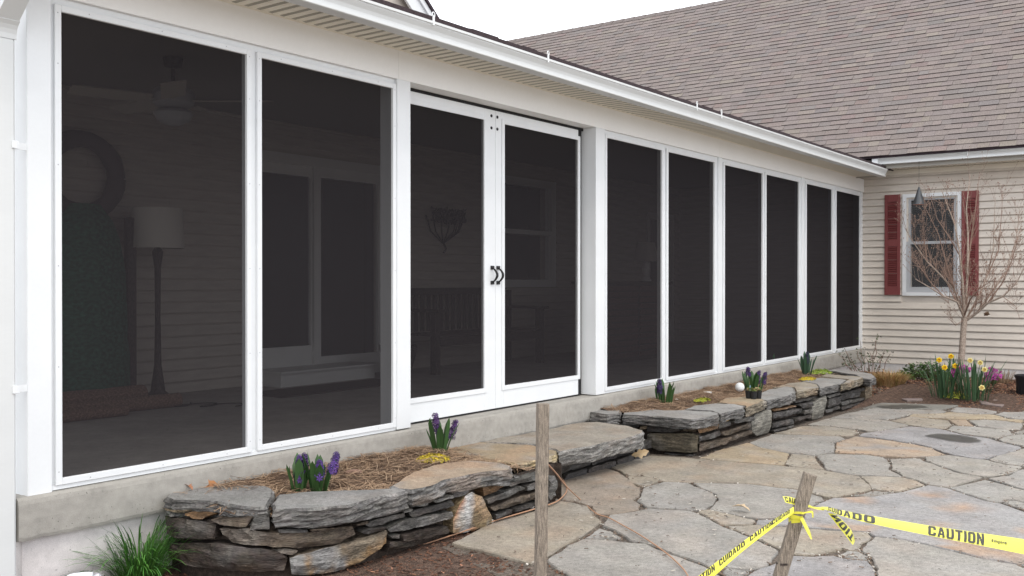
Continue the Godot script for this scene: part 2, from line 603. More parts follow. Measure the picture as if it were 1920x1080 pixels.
func build_house() -> void:
	var h := thing("house", "tan lap sided house with brown shingle roof and red shutters beside the porch", "house", Vector3(14.85, 0, 0))
	# wing wall, with an opening for the window
	var X := 14.85
	var core := Geo.new()
	var wz := [0.66, 1.31]
	var wy := [1.3, 2.64]
	core.box(Vector3(X, 0.2, -11), Vector3(X + 0.2, 3.1, wz[0]))
	core.box(Vector3(X, 0.2, wz[1]), Vector3(X + 0.2, 3.1, 6))
	core.box(Vector3(X, 0.2, wz[0]), Vector3(X + 0.2, wy[0], wz[1]))
	core.box(Vector3(X, wy[1], wz[0]), Vector3(X + 0.2, 3.1, wz[1]))
	core.box(Vector3(X, 0.2, 5.8), Vector3(22.7, 3.1, 6))
	core.box(Vector3(X, 0.2, -11.2), Vector3(22.7, 3.1, -11))
	core.box(Vector3(22.5, 0.2, -11), Vector3(22.7, 3.1, 5.8))
	var wall := obj("wall", core, mats.siding, h)
	boards(wall, -3.04, 5.9, 0.225, 3.0, func(u, y, o): return Vector3(X - o, y, u), Vector3.LEFT, [[0.57, 1.4, 1.215, 2.72], [-0.16, 0.0, -9.0, 0.43]])
	var g := Geo.new()
	g.box(Vector3(X - 0.02, -0.3, -11), Vector3(22.7, 0.2, 6))
	g.box(Vector3(X - 0.02, 0.2, 0.0), Vector3(X - 0.001, 0.222, 6))
	obj("foundation", g, mats.house_foundation, h)
	g = Geo.new()
	g.box(Vector3(X - 0.025, 3.0, 0.03), Vector3(X - 0.001, 3.075, 5.9))
	obj("frieze_trim", g, mats.soffit, h)
	# window
	var w := Geo.new()
	var a := [0.585, 1.385, 1.23, 2.712]
	w.box(Vector3(X - 0.03, a[2], a[0]), Vector3(X + 0.05, a[3], a[0] + 0.05))
	w.box(Vector3(X - 0.03, a[2], a[1] - 0.05), Vector3(X + 0.05, a[3], a[1]))
	w.box(Vector3(X - 0.03, a[3] - 0.05, a[0] + 0.05), Vector3(X + 0.05, a[3], a[1] - 0.05))
	w.box(Vector3(X - 0.045, a[2], a[0] + 0.05), Vector3(X + 0.05, a[2] + 0.05, a[1] - 0.05))
	var win := obj("window", w, mats.white, h)
	for s in [[1.98, 2.66, 0.02], [1.282, 2.02, 0.0]]:
		var f := Geo.new()
		var z0 := 0.637
		var z1 := 1.333
		f.box(Vector3(X + s[2] - 0.01, s[0], z0), Vector3(X + s[2] + 0.03, s[1], z0 + 0.055))
		f.box(Vector3(X + s[2] - 0.01, s[0], z1 - 0.055), Vector3(X + s[2] + 0.03, s[1], z1))
		f.box(Vector3(X + s[2] - 0.01, s[1] - 0.04, z0 + 0.055), Vector3(X + s[2] + 0.03, s[1], z1 - 0.055))
		f.box(Vector3(X + s[2] - 0.01, s[0], z0 + 0.055), Vector3(X + s[2] + 0.03, s[0] + (0.04 if s[2] > 0 else 0.075), z1 - 0.055))
		obj("sash", f, mats.sash, win)
		var p := Geo.new()
		p.quad(Vector3(X + s[2] + 0.012, s[0] + 0.02, z0 + 0.03), Vector3(X + s[2] + 0.012, s[1] - 0.02, z0 + 0.03), Vector3(X + s[2] + 0.012, s[1] - 0.02, z1 - 0.03), Vector3(X + s[2] + 0.012, s[0] + 0.02, z1 - 0.03), Vector3.LEFT)
		obj("pane", p, mats.glass, win)
	for k in 22:
		var bl := Geo.new()
		bl.obox(Transform3D(Basis(Vector3.BACK, 0.5), Vector3(X + 0.1, 2.02 + k * 0.028, 0.985)), Vector3(0.022, 0.003, 0.62))
		obj("blind_slat", bl, mats.dark_room, win)
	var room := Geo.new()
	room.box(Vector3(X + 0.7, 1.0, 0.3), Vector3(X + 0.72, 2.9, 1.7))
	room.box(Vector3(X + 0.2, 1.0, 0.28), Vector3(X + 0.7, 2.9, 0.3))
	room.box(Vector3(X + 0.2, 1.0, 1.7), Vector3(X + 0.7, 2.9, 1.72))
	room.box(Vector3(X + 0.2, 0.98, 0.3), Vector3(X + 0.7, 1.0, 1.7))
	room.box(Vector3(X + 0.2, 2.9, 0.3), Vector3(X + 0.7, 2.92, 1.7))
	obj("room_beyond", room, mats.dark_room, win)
	# shutters
	for z0 in [0.336, 1.391]:
		var z1: float = z0 + 0.222
		var f := Geo.new()
		var fx := [X - 0.05, X - 0.022]
		f.cbox(Vector3(fx[0], 1.238, z0), Vector3(fx[1], 2.715, z0 + 0.045), 0.003)
		f.cbox(Vector3(fx[0], 1.238, z1 - 0.045), Vector3(fx[1], 2.715, z1), 0.003)
		for r in [[1.238, 1.36], [1.955, 2.05], [2.61, 2.715]]:
			f.box(Vector3(fx[0] + 0.001, r[0] + 0.001, z0 + 0.045), Vector3(fx[1], r[1] - 0.001, z1 - 0.045))
		f.box(Vector3(fx[1] - 0.006, 1.36, z0 + 0.045), Vector3(fx[1], 2.61, z1 - 0.045))
		var sh := obj("shutter", f, mats.shutter, h)
		for r in [[1.36, 1.955], [2.05, 2.61]]:
			var y: float = r[0] + 0.014
			while y < r[1] - 0.008:
				var l := Geo.new()
				l.obox(Transform3D(Basis(Vector3.BACK, 0.75), Vector3(X - 0.038, y, (z0 + z1) / 2)), Vector3(0.036, 0.005, z1 - z0 - 0.092))
				obj("louver", l, mats.shutter, sh)
				y += 0.0285
	# eave of the wing
	g = Geo.new()
	g.box(Vector3(14.44, 3.08, -0.9), Vector3(14.86, 3.1, 6))
	var sof := obj("soffit", g, mats.soffit, h)
	var sl := Geo.new()
	sl.box(Vector3(-0.003, -0.002, -0.012), Vector3(0.003, 0.0, 0.012))
	var ts := []
	for k in 120:
		for j in 3:
			ts.append(Transform3D(Basis(), Vector3(14.55 + j * 0.1, 3.0795, 0.45 + k * 0.045)))
	swarm("vent_slots", sl.mesh(), mats.slot, ts, [], sof)
	g = Geo.new()
	g.box(Vector3(14.42, 3.06, -0.4), Vector3(14.44, 3.2, 6))
	obj("fascia", g, mats.fascia, h)
	g = Geo.new()
	g.extrude_x(gutter_profile(0.0, 3.115, 0.115, 0.09), 0.385, 6.0)
	turned(g, Transform3D(Basis(Vector3(0, 0, 1), Vector3(0, 1, 0), Vector3(-1, 0, 0)), Vector3(14.42, 0, 0)))
	var gut := obj("gutter", g, mats.gutter, h)
	g = Geo.new()
	g.box(Vector3(14.3, 3.118, 0.379), Vector3(14.42, 3.203, 0.385))
	obj("end_cap", g, mats.gutter, gut)
	hook(gut, Vector3(14.31, 3.184, 1.568), Vector3(0, 0, 1))
	g = Geo.new()
	g.box(Vector3(14.3, 3.06, 0.3), Vector3(14.42, 3.2, 0.379))
	obj("corner_flashing", g, mats.white, h)
	# roof of the wing: eave 14.3, 3.25; pitch 42 degrees; ridge at 18.75
	var pit := deg_to_rad(42.0)
	var ev := Vector3(14.28, 3.235, 0)
	var len := 5.98
	var up_dir := Vector3(cos(pit), sin(pit), 0)
	var nor := Vector3(-sin(pit), cos(pit), 0)
	g = Geo.new()
	var zz := [-11.6, 6.4]
	for s in [0, 1]:
		var e0 := ev if s == 0 else Vector3(2 * (ev.x + up_dir.x * len) - ev.x, ev.y, 0)
		var rd := ev + up_dir * len
		var nn := nor if s == 0 else Vector3(-nor.x, nor.y, 0)
		var c0 := Vector3(0, 0, zz[0])
		var c1 := Vector3(0, 0, zz[1])
		g.quad(e0 + c0, e0 + c1, rd + c1, rd + c0, nn)
		g.quad(e0 + c0 - Vector3(0, .03, 0), e0 + c1 - Vector3(0, .03, 0), rd + c1 - Vector3(0, .03, 0), rd + c0 - Vector3(0, .03, 0), -nn)
		g.quad(e0 + c0, e0 + c1, e0 + c1 - Vector3(0, .03, 0), e0 + c0 - Vector3(0, .03, 0), Vector3.LEFT if s == 0 else Vector3.RIGHT)
	var roof := obj("roof", g, mats.shingle_edge, h)
	var gb := Geo.new()
	for z in [-11.1, 5.9]:
		gb.tri(Vector3(14.9, 3.1, z), Vector3(22.6, 3.1, z), Vector3(18.72, 6.95, z), Vector3(0, 0, signf(z)))
	obj("gable_wall", gb, mats.siding, h)
	var tones := [Color(0.19, 0.161, 0.15), Color(0.183, 0.157, 0.148), Color(0.197, 0.165, 0.154), Color(0.21, 0.181, 0.16), Color(0.205, 0.173, 0.156), Color(0.195, 0.153, 0.142), Color(0.176, 0.156, 0.149), Color(0.193, 0.163, 0.153)]
	var e := 0.13
	var all := []
	var cam := Vector3(0, 1.42, 4.5)
	for i in 46:
		var z := -11.5 + rng.randf() * 0.2
		while z < 4.6:
			var wd := rng.randf_range(0.11, 0.29)
			var p := ev + up_dir * (i * e + 0.06) + Vector3(0, 0, z + wd / 2)
			var rel := p - cam
			var dep := rel.dot(Vector3(0.8018, 0, -0.5976))
			var la := rel.dot(Vector3(0.5976, 0, 0.8018)) / dep
			var seen := la < 0.535 and la > 0.2
			all.append([rel.length() + (0.0 if seen else 100.0), i, z, minf(wd, 4.65 - z)])
			z += wd
	all.sort_custom(func(p, q): return p[0] < q[0])
	var field := Geo.new()
	for k in all.size():
		var i: int = all[k][1]
		var z: float = all[k][2]
		var wd: float = all[k][3]
		var col: Color = tones[rng.randi() % tones.size()] if rng.randf() < 0.55 else tones[rng.randi() % 3]
		col = col * rng.randf_range(0.93, 1.06)
		var t := 0.017 if rng.randf() < 0.65 else 0.011
		var sg: Geo = Geo.new() if k < 300 else field
		var a0 := ev + up_dir * (i * e - 0.012 + rng.randf_range(-0.003, 0.003))
		var a1 := ev + up_dir * minf(i * e + 0.145, len)
		var z0 := Vector3(0, 0, z + 0.001)
		var z1 := Vector3(0, 0, z + wd - 0.001)
		var A := a0 + nor * t + z0
		var B := a0 + nor * t + z1
		var C := a1 + nor * 0.003 + z1
		var D := a1 + nor * 0.003 + z0
		var dk := Color(0.05, 0.038, 0.038)
		sg.quad(A, B, C, D, nor, col)
		sg.quad(A, B, a0 + z1, a0 + z0, -up_dir, dk)
		sg.quad(A, D, a1 + z0, a0 + z0, Vector3(0, 0, -1), dk)
		sg.quad(B, C, a1 + z1, a0 + z1, Vector3(0, 0, 1), dk)
		if k < 300:
			obj("shingle", sg, mats.shingle, roof)
	stuff(obj("shingle_field", field, mats.shingle, roof))
	# ridge caps
	var z := -11.5
	while z < 5.0:
		var rc := Geo.new()
		var rd := ev + up_dir * (len + 0.02)
		for s in [-1.0, 1.0]:
			var dn := Vector3(s * cos(pit), -sin(pit), 0) * 0.15
			rc.quad(rd + Vector3(0, 0.012, z), rd + Vector3(0, 0.02, z + 0.28), rd + dn + Vector3(0, 0.02, z + 0.28), rd + dn + Vector3(0, 0.012, z), Vector3(s, 1, 0), tones[0] * 0.8)
			rc.quad(rd + dn + Vector3(0, 0.015, z), rd + dn + Vector3(0, 0.02, z + 0.28), rd + dn + Vector3(0, -0.02, z + 0.28), rd + dn + Vector3(0, -0.02, z), Vector3(s, 0, 0), tones[0] * 0.3)
		obj("ridge_cap", rc, mats.shingle, roof)
		z += 0.27
	# main part behind the porch: back wall of the porch and the gable over it
	g = Geo.new()
	var B := -3.05
	for r in [[2.2, 5.88, 0.2, 3.3], [5.88, 7.8, 2.66, 3.3], [7.8, 9.82, 0.2, 3.3], [9.82, 11.05, 0.2, 1.4], [9.82, 11.05, 2.76, 3.3], [11.05, 13.75, 0.2, 3.3], [13.75, 14.6, 2.5, 3.3], [14.6, 14.85, 0.2, 3.3]]:
		g.box(Vector3(r[0], r[2], B - 0.2), Vector3(r[1], r[3], B))
	var bw := obj("back_wall", g, mats.siding, h)
	boards(bw, 2.3, 14.82, 0.44, 3.0, func(u, y, o): return Vector3(u, y, B + o), Vector3.BACK, [[5.84, 7.85, -1.0, 2.72], [9.76, 11.12, 1.34, 2.82], [13.7, 14.65, -1.0, 2.56]])
	# sliding door
	g = Geo.new()
	for r in [[5.86, 5.95, 0.44, 2.7], [7.75, 7.83, 0.44, 2.7], [5.95, 7.75, 2.6, 2.7], [5.95, 7.75, 0.44, 0.56]]:
		g.box(Vector3(r[0], r[2], B - 0.1), Vector3(r[1], r[3], B + 0.03))
	var sd := obj("sliding_door", g, mats.trim, h)
	for s in [[5.95, 6.82, -0.04, 0.22], [6.74, 7.75, 0.0, 0.1]]:
		var f := Geo.new()
		var zf: float = B + s[2]
		f.box(Vector3(s[0], 0.56, zf - 0.03), Vector3(s[0] + 0.09, 2.6, zf + 0.01))
		f.box(Vector3(s[1] - 0.09, 0.56, zf - 0.03), Vector3(s[1], 2.6, zf + 0.01))
		f.box(Vector3(s[0] + 0.09, 2.5, zf - 0.03), Vector3(s[1] - 0.09, 2.6, zf + 0.01))
		f.box(Vector3(s[0] + 0.09, 0.56, zf - 0.03), Vector3(s[1] - 0.09, 0.56 + s[3], zf + 0.01))
		obj("leaf_frame", f, mats.trim, sd)
		var p := Geo.new()
		p.quad(Vector3(s[0] + 0.05, 0.6, zf - 0.01), Vector3(s[1] - 0.05, 0.6, zf - 0.01), Vector3(s[1] - 0.05, 2.55, zf - 0.01), Vector3(s[0] + 0.05, 2.55, zf - 0.01), Vector3.BACK)
		obj("pane", p, mats.glass, sd)
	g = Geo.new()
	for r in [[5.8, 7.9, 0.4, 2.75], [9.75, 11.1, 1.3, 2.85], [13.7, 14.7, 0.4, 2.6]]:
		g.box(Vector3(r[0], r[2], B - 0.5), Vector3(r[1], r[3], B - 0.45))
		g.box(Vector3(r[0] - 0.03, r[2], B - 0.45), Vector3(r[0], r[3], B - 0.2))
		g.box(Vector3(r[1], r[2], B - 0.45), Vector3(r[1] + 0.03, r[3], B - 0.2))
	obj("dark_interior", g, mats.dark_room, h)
	# window behind the bench
	g = Geo.new()
	for r in [[9.78, 9.88, 1.36, 2.8], [11.0, 11.1, 1.36, 2.8], [9.88, 11.0, 2.7, 2.8], [9.88, 11.0, 1.36, 1.46], [9.88, 11.0, 2.06, 2.12]]:
		g.box(Vector3(r[0], r[2], B - 0.08), Vector3(r[1], r[3], B + 0.035))
	var w2 := obj("window", g, mats.trim, h)
	g = Geo.new()
	g.quad(Vector3(9.88, 1.46, B - 0.02), Vector3(11, 1.46, B - 0.02), Vector3(11, 2.7, B - 0.02), Vector3(9.88, 2.7, B - 0.02), Vector3.BACK)
	obj("pane", g, mats.glass, w2)
	# end door
	g = Geo.new()
	for r in [[13.72, 13.8, 0.44, 2.55], [14.54, 14.62, 0.44, 2.55], [13.8, 14.54, 2.45, 2.55], [13.8, 14.54, 0.56, 0.85]]:
		g.box(Vector3(r[0], r[2], B - 0.08), Vector3(r[1], r[3], B + 0.03))
	obj("end_door", g, mats.trim, h)
	# gable above the porch roof, its right rake falling at 42 degrees
	var gz := -3.0
	var ra := Vector3(8.235, 4.645, gz)
	var dirn := Vector3(0.757, -0.653, 0)
	g = Geo.new()
	var ap := ra - dirn * 3.2
	var ft := ra + dirn * 1.6
	g.tri(ap, ft, Vector3(2 * ap.x - ft.x, ft.y, gz), Vector3.BACK)
	var gw := obj("gable_wall", g, mats.siding, h)
	boards(gw, ap.x - 2.0, ap.x + 1.85, 4.05, 4.6, func(u, y, o): return Vector3(u, y, gz + o), Vector3.BACK)
	g = Geo.new()
	var rn := Vector3(0.653, 0.757, 0)
	var rk := Transform3D(Basis(dirn, rn, dirn.cross(rn)), ra - dirn * 0.8)
	g.obox(rk.translated_local(Vector3(0, -0.16, 0.09)), Vector3(4.8, 0.17, 0.03))
	g.obox(rk.translated_local(Vector3(0, -0.055, 0.115)), Vector3(4.8, 0.06, 0.03))
	obj("rake_board", g, mats.white, h)
	g = Geo.new()
	g.obox(rk.translated_local(Vector3(0.05, -0.005, -2.2)), Vector3(4.9, 0.035, 4.7), Color(0.05, 0.035, 0.04))
	var lk := Transform3D(Basis(Vector3(-dirn.x, dirn.y, 0), Vector3(-rn.x, rn.y, 0), Vector3.BACK), Vector3(2 * ap.x - rk.origin.x, rk.origin.y, gz))
	g.obox(lk.translated_local(Vector3(0.05, -0.005, -2.2)), Vector3(4.9, 0.035, 4.7), Color(0.05, 0.035, 0.04))
	obj("gable_roof", g, mats.shingle, h)


# a small white clip for a string of lights, hooked on a gutter's lip
func hook(parent: Node3D, at: Vector3, out_dir: Vector3) -> void:
	var g := Geo.new()
	var pts := []
	for k in 9:
		var a := -0.6 + k * 0.62
		pts.append(at + Vector3(0, 0.03, 0) + Vector3(0, sin(a) * 0.017, 0) + out_dir.cross(Vector3.UP) * cos(a) * 0.012)
	g.tube(pts, [.0035, .0035, .0035, .0035, .0035, .0035, .0035, .0035, .0035], 5)
	g.box(at + Vector3(-0.007, -0.035, -0.003), at + Vector3(0.007, 0.026, 0.004))
	obj("light_clip", g, mats.white, parent)


# ---------------------------------------------------------------- porch
func bars(g: Geo, x0: float, x1: float, y0: float, y1: float, w: float, z0: float, z1: float) -> void:
	g.cbox(Vector3(x0, y0, z0), Vector3(x0 + w, y1, z1), 0.002)
	g.cbox(Vector3(x1 - w, y0, z0), Vector3(x1, y1, z1), 0.002)
	g.cbox(Vector3(x0 + w, y1 - w, z0), Vector3(x1 - w, y1, z1), 0.002)
	g.cbox(Vector3(x0 + w, y0, z0), Vector3(x1 - w, y0 + w, z1), 0.002)


func build_porch() -> void:
	var p := thing("screened_porch", "long white screened porch with double doors, gutter and concrete base", "porch", Vector3(8.5, 0, 0))
	# concrete beam with a crumbled lower edge
	var g := Geo.new()
	var prof := [[-0.02, 0.432], [0.036, 0.432], [0.05, 0.42], [0.054, 0.4], [0.056, 0.33], [0.055, 0.25], [0.05, 0.234], [0.0, 0.234]]
	var N := 420
	for i in N:
		var xa := lerpf(2.2, 14.84, float(i) / N)
		var xb := lerpf(2.2, 14.84, float(i + 1) / N)
		for k in prof.size() - 1:
			var q := []
			for w in [[xa, k], [xb, k], [xb, k + 1], [xa, k + 1]]:
				var y: float = prof[w[1]][1]
				var z: float = prof[w[1]][0]
				if w[1] >= 5:
					y += 0.007 * fine.get_noise_2d(w[0] * 14, 3.0) + 0.004 * fine.get_noise_2d(w[0] * 50, 8.0)
					z += 0.004 * fine.get_noise_2d(w[0] * 30, 5.0)
				elif w[1] >= 2:
					z += 0.0015 * fine.get_noise_2d(w[0] * 9, y * 20)
				q.append(Vector3(w[0], y, z))
			var d: Vector3 = [Vector3.UP, Vector3(0, 1, 1), Vector3(0, .2, 1), Vector3.BACK, Vector3.BACK, Vector3(0, -1, 1), Vector3.DOWN][k]
			g.quad(q[0], q[1], q[2], q[3], d)
	var f := []
	for k in prof.size():
		f.append(Vector3(2.2, prof[k][1], prof[k][0]))
	for k in range(1, prof.size() - 1):
		g.tri(f[0], f[k], f[k + 1], Vector3.LEFT)
	g.box(Vector3(2.2, 0.234, -3.04), Vector3(14.84, 0.43, -0.0205))
	obj("foundation_beam", g, mats.concrete, p)
	g = Geo.new()
	g.box(Vector3(2.235, -0.4, -3.04), Vector3(14.83, 0.233, 0.012))
	obj("footing", g, mats.footing, p)
	g = Geo.new()
	g.box(Vector3(2.26, 0.4305, -3.05), Vector3(14.83, 0.436, -0.15))
	obj("porch_floor", g, mats.floor, p)
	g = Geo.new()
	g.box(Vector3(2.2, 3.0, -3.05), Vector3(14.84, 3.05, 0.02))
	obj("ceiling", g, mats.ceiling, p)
	# corner and intermediate posts
	g = Geo.new()
	g.cbox(Vector3(2.257, 0.424, -0.14), Vector3(2.374, 2.97, 0.024), 0.003)
	obj("corner_post", g, mats.white, p)
	g = Geo.new()
	g.cbox(Vector3(4.722, 0.44, -0.13), Vector3(4.852, 2.776, 0.03), 0.003)
	g.box(Vector3(4.852, 0.44, -0.13), Vector3(4.862, 2.776, -0.06))
	obj("post", g, mats.white, p)
	g = Geo.new()
	g.cbox(Vector3(7.222, 0.438, -0.13), Vector3(7.372, 2.776, 0.03), 0.003)
	obj("post", g, mats.white, p)
	for r in [[9.74, 9.835], [12.255, 12.345]]:
		g = Geo.new()
		g.cbox(Vector3(r[0], 0.436, -0.045), Vector3(r[1], 2.776, 0.022), 0.002)
		obj("post", g, mats.white, p)
	g = Geo.new()
	g.box(Vector3(14.735, 0.436, -0.1), Vector3(14.828, 2.776, 0.012))
	obj("end_board", g, mats.white, p)
	# frieze boards under the soffit
	for r in [[2.257, 4.735], [4.7375, 9.74], [9.7425, 14.828]]:
		g = Geo.new()
		g.box(Vector3(maxf(r[0], 2.3745), 2.776, -0.14), Vector3(r[1], 2.969, 0.03))
		obj("frieze_board", g, mats.trim, p)
	# screens in pairs: [left edge, right edge] of each visible screen
	var pairs := [[2.425, 3.505, 3.61, 4.69], [7.425, 8.457, 8.588, 9.64], [9.908, 10.963, 11.08, 12.152], [12.435, 13.433, 13.61, 14.675]]
	var ends := [[2.3745, 4.7215], [7.3725, 9.7395], [9.8355, 12.2545], [12.3455, 14.7345]]
	for k in 4:
		var q: Array = pairs[k]
		var en: Array = ends[k]
		g = Geo.new()
		g.box(Vector3(en[0], 0.436, -0.04), Vector3(en[1], 0.4565, 0.012))
		g.box(Vector3(en[0], 0.4565, -0.04), Vector3(en[1], 0.475, 0.002))
		g.box(Vector3(en[0], 2.722, -0.04), Vector3(en[1], 2.7755, 0.004))
		g.box(Vector3(en[0], 0.475, -0.04), Vector3(q[0] - 0.012, 2.722, 0.004))
		g.box(Vector3(q[3] + 0.012, 0.475, -0.04), Vector3(en[1], 2.722, 0.004))
		g.box(Vector3(q[1] + 0.012, 0.475, -0.04), Vector3(q[2] - 0.012, 2.722, 0.004))
		obj("screen_surround", g, mats.white, p)
		for j in 2:
			var x0: float = q[j * 2] - 0.032
			var x1: float = q[j * 2 + 1] + 0.032
			g = Geo.new()
			bars(g, x0, x1, 0.457, 2.74, 0.032, 0.0045, 0.022)
			bars(g, x0 + 0.024, x1 - 0.024, 0.481, 2.716, 0.0075, 0.0, 0.012)
			var fr := obj("screen_frame", g, mats.white, p)
			g = Geo.new()
			g.quad(Vector3(x0 + 0.03, 0.487, 0.003), Vector3(x1 - 0.03, 0.487, 0.003), Vector3(x1 - 0.03, 2.71, 0.003), Vector3(x0 + 0.03, 2.71, 0.003), Vector3.BACK)
			obj("screen_mesh", g, [mats.screen, mats.screen_far, mats.screen_end, mats.screen_end][k], fr)
			g = Geo.new()
			for y in [0.52, 1.02, 1.5, 1.98, 2.46, 2.7]:
				for x in [x0 + 0.014, x1 - 0.014]:
					g.lathe_z(Vector3(x, y, 0.0221), 0.0035)
			for t in [0.15, 0.5, 0.85]:
				for y in [0.471, 2.726]:
					g.lathe_z(Vector3(lerpf(x0, x1, t), y, 0.0221), 0.0035)
			stuff(obj("screw_heads", g, mats.sash, fr))
	# left end of the porch
	g = Geo.new()
	for r in [[-1.62, -1.52], [-3.05, -2.93]]:
		g.box(Vector3(2.262, 0.436, r[0]), Vector3(2.36, 2.776, r[1]))
	g.box(Vector3(2.262, 2.7, -3.05), Vector3(2.36, 3.0, -0.141))
	g.box(Vector3(2.262, 0.4365, -3.05), Vector3(2.36, 0.5, -0.141))
	g.box(Vector3(2.262, 0.5, -0.19), Vector3(2.36, 2.7, -0.141))
	obj("end_wall_frame", g, mats.white, p)
	for r in [[-1.52, -0.19], [-2.93, -1.62]]:
		g = Geo.new()
		g.quad(Vector3(2.29, 0.5, r[0]), Vector3(2.29, 0.5, r[1]), Vector3(2.29, 2.7, r[1]), Vector3(2.29, 2.7, r[0]), Vector3.LEFT)
		obj("end_screen", g, mats.screen, p)
	# double screen door in its recess
	var zd := -0.1
	g = Geo.new()
	g.box(Vector3(4.8625, 2.752, zd - 0.03), Vector3(7.2215, 2.7755, zd - 0.002))
	g.box(Vector3(7.145, 0.436, zd - 0.03), Vector3(7.19, 2.752, zd - 0.002))
	g.box(Vector3(4.8625, 0.436, zd - 0.03), Vector3(7.145, 0.444, zd - 0.004))
	g.box(Vector3(5.94, 0.462, zd - 0.03), Vector3(5.95, 2.752, zd - 0.02))
	obj("weatherstrip", g, mats.rubber, p)
	var L: Vector3 = Vector3(5.817, 1.623, -.09)
	var L2: Vector3 = Vector3(5.957, 1.627, -.09)
	var R1: Vector3 = Vector3(6.064, 1.629, -.09)
	var R2: Vector3 = Vector3(7.134, 1.652, -.09)
	for s in [[4.866, L2.x - 0.0015, 4.93, L.x, -1.0], [L2.x + 0.0015, 7.14, R1.x, R2.x, 1.0]]:
		g = Geo.new()
		var y0 := 0.4445
		var y1 := 2.752
		var b0 := 0.612
		var b1 := 2.668
		var z0 := zd - 0.03
		g.cbox(Vector3(s[0], y0, z0), Vector3(s[2], y1, zd), 0.002)
		g.cbox(Vector3(s[3], y0, z0), Vector3(s[1], y1, zd), 0.002)
		g.cbox(Vector3(s[2], y0, z0), Vector3(s[3], b0, zd), 0.002)
		g.cbox(Vector3(s[2], b1, z0), Vector3(s[3], y1, zd), 0.002)
		var dr := obj("screen_door", g, mats.white, p)
		g = Geo.new()
		bars(g, s[2] - 0.03, s[3] + 0.03, b0 - 0.035, b1 + 0.03, 0.036, zd, zd + 0.007)
		obj("screen_retainer", g, mats.white, dr)
		g = Geo.new()
		g.quad(Vector3(s[2], b0, zd - 0.012), Vector3(s[3], b0, zd - 0.012), Vector3(s[3], b1, zd - 0.012), Vector3(s[2], b1, zd - 0.012), Vector3.BACK)
		obj("screen_mesh", g, mats.screen, dr)
		var hx: float = L2.x - 0.045 if s[4] < 0 else L2.x + 0.028
		var pts := []
		var rad := []
		var ha: float = Vector3(5.937, 1.42, -.1).y
		var hb: float = Vector3(5.937, 1.536, -.1).y
		for k in 13:
			var t := k / 12.0
			pts.append(Vector3(hx, lerpf(ha, hb, t), zd + 0.008 + 0.045 * sin(t * PI)))
			rad.append(0.0055 + 0.004 * sin(t * PI))
		g = Geo.new()
		g.tube(pts, rad, 8)
		for y in [ha, hb]:
			g.cbox(Vector3(hx - 0.019, y - 0.014, zd), Vector3(hx + 0.019, y + 0.014, zd + 0.012), 0.002)
		obj("handle", g, mats.iron, dr)
		for y in [2.612, 2.705]:
			g = Geo.new()
			var bx: float = L2.x + (-0.052 if s[4] < 0 else 0.022)
			g.tube([Vector3(bx, y, zd), Vector3(bx, y, zd + 0.004), Vector3(bx, y, zd + 0.007)], [0.012, 0.012, 0.007], 12)
			obj("bolt", g, mats.iron, dr)
	# soffit with ribs and vent slots
	g = Geo.new()
	g.box(Vector3(1.85, 2.97, 0.0305), Vector3(14.44, 2.985, 0.36))
	g.box(Vector3(1.85, 2.9645, 0.031), Vector3(14.43, 2.9695, 0.04))
	var so := obj("soffit", g, mats.soffit, p)
	var ts := []
	var x := 1.9
	var slot := Geo.new()
	slot.box(Vector3(-0.015, -0.0022, -0.0028), Vector3(0.015, 0.0, 0.0028))
	while x < 14.4:
		var rib := Geo.new()
		rib.box(Vector3(x, 2.9668, 0.042), Vector3(x + 0.012, 2.9699, 0.352))
		obj("soffit_rib", rib, mats.soffit, so)
		for k in 24:
			ts.append(Transform3D(Basis(Vector3.UP, 0.12), Vector3(x + 0.049, 2.9698, 0.06 + k * 0.0118)))
		x += 0.0847
	swarm("vent_slots", slot.mesh(), mats.slot, ts, [], so)
	g = Geo.new()
	g.box(Vector3(1.85, 2.955, 0.352), Vector3(14.44, 3.06, 0.385))
	g.box(Vector3(14.4405, 2.955, 0.0305), Vector3(14.455, 3.06, 0.385))
	obj("fascia", g, mats.fascia, p)
	g = Geo.new()
	g.extrude_x(gutter_profile(0.386, 2.937, 0.115, 0.108), 1.8, 14.37)
	var gut := obj("gutter", g, mats.gutter, p)
	g = Geo.new()
	g.extrude_x([Vector2(0.386, 3.044), Vector2(0.386, 2.938), Vector2(0.455, 2.938), Vector2(0.472, 2.985), Vector2(0.5, 3.03), Vector2(0.5, 3.044)], 14.37, 14.376)
	obj("end_cap", g, mats.gutter, gut)
	for q in [Vector3(4.551, 3.054, .5), Vector3(5.806, 3.052, .5), Vector3(8.232, 3.048, .5), Vector3(8.766, 3.049, .5)]:
		hook(gut, q, Vector3.BACK)
	# roof: low pitch, shingle edge showing over the gutter
	g = Geo.new()
	var e0 := Vector2(0.455, 3.062)
	var rg := Vector2(-5.6, 3.062 + 6.055 * 0.27)
	g.extrude_x([e0, e0 + Vector2(0.002, 0.026), rg + Vector2(0, 0.03), Vector2(-11.0, 3.1), Vector2(-11.0, 3.05), rg], 1.75, 14.86, Color(0.05, 0.035, 0.04))
	var rf := obj("roof", g, mats.shingle, p)
	x = 1.75
	while x < 14.4:
		var wd := rng.randf_range(0.12, 0.32)
		var sg := Geo.new()
		var hgt := 0.032 if rng.randf() < 0.5 else 0.026
		var x1 := minf(x + wd, 14.45) - 0.002
		sg.extrude_x([Vector2(0.462, 3.062), Vector2(0.464, 3.062 + hgt), Vector2(0.32, 3.1 + hgt), Vector2(0.32, 3.1)], x, x1, Color(0.055, 0.04, 0.045))
		obj("shingle", sg, mats.shingle, rf)
		x += wd
	# downspout at the left corner
	g = Geo.new()
	var dx := 2.19
	var dz := 0.015
	g.cbox(Vector3(dx - 0.1, -0.2, dz - 0.04), Vector3(dx, 2.53, dz + 0.045), 0.012)
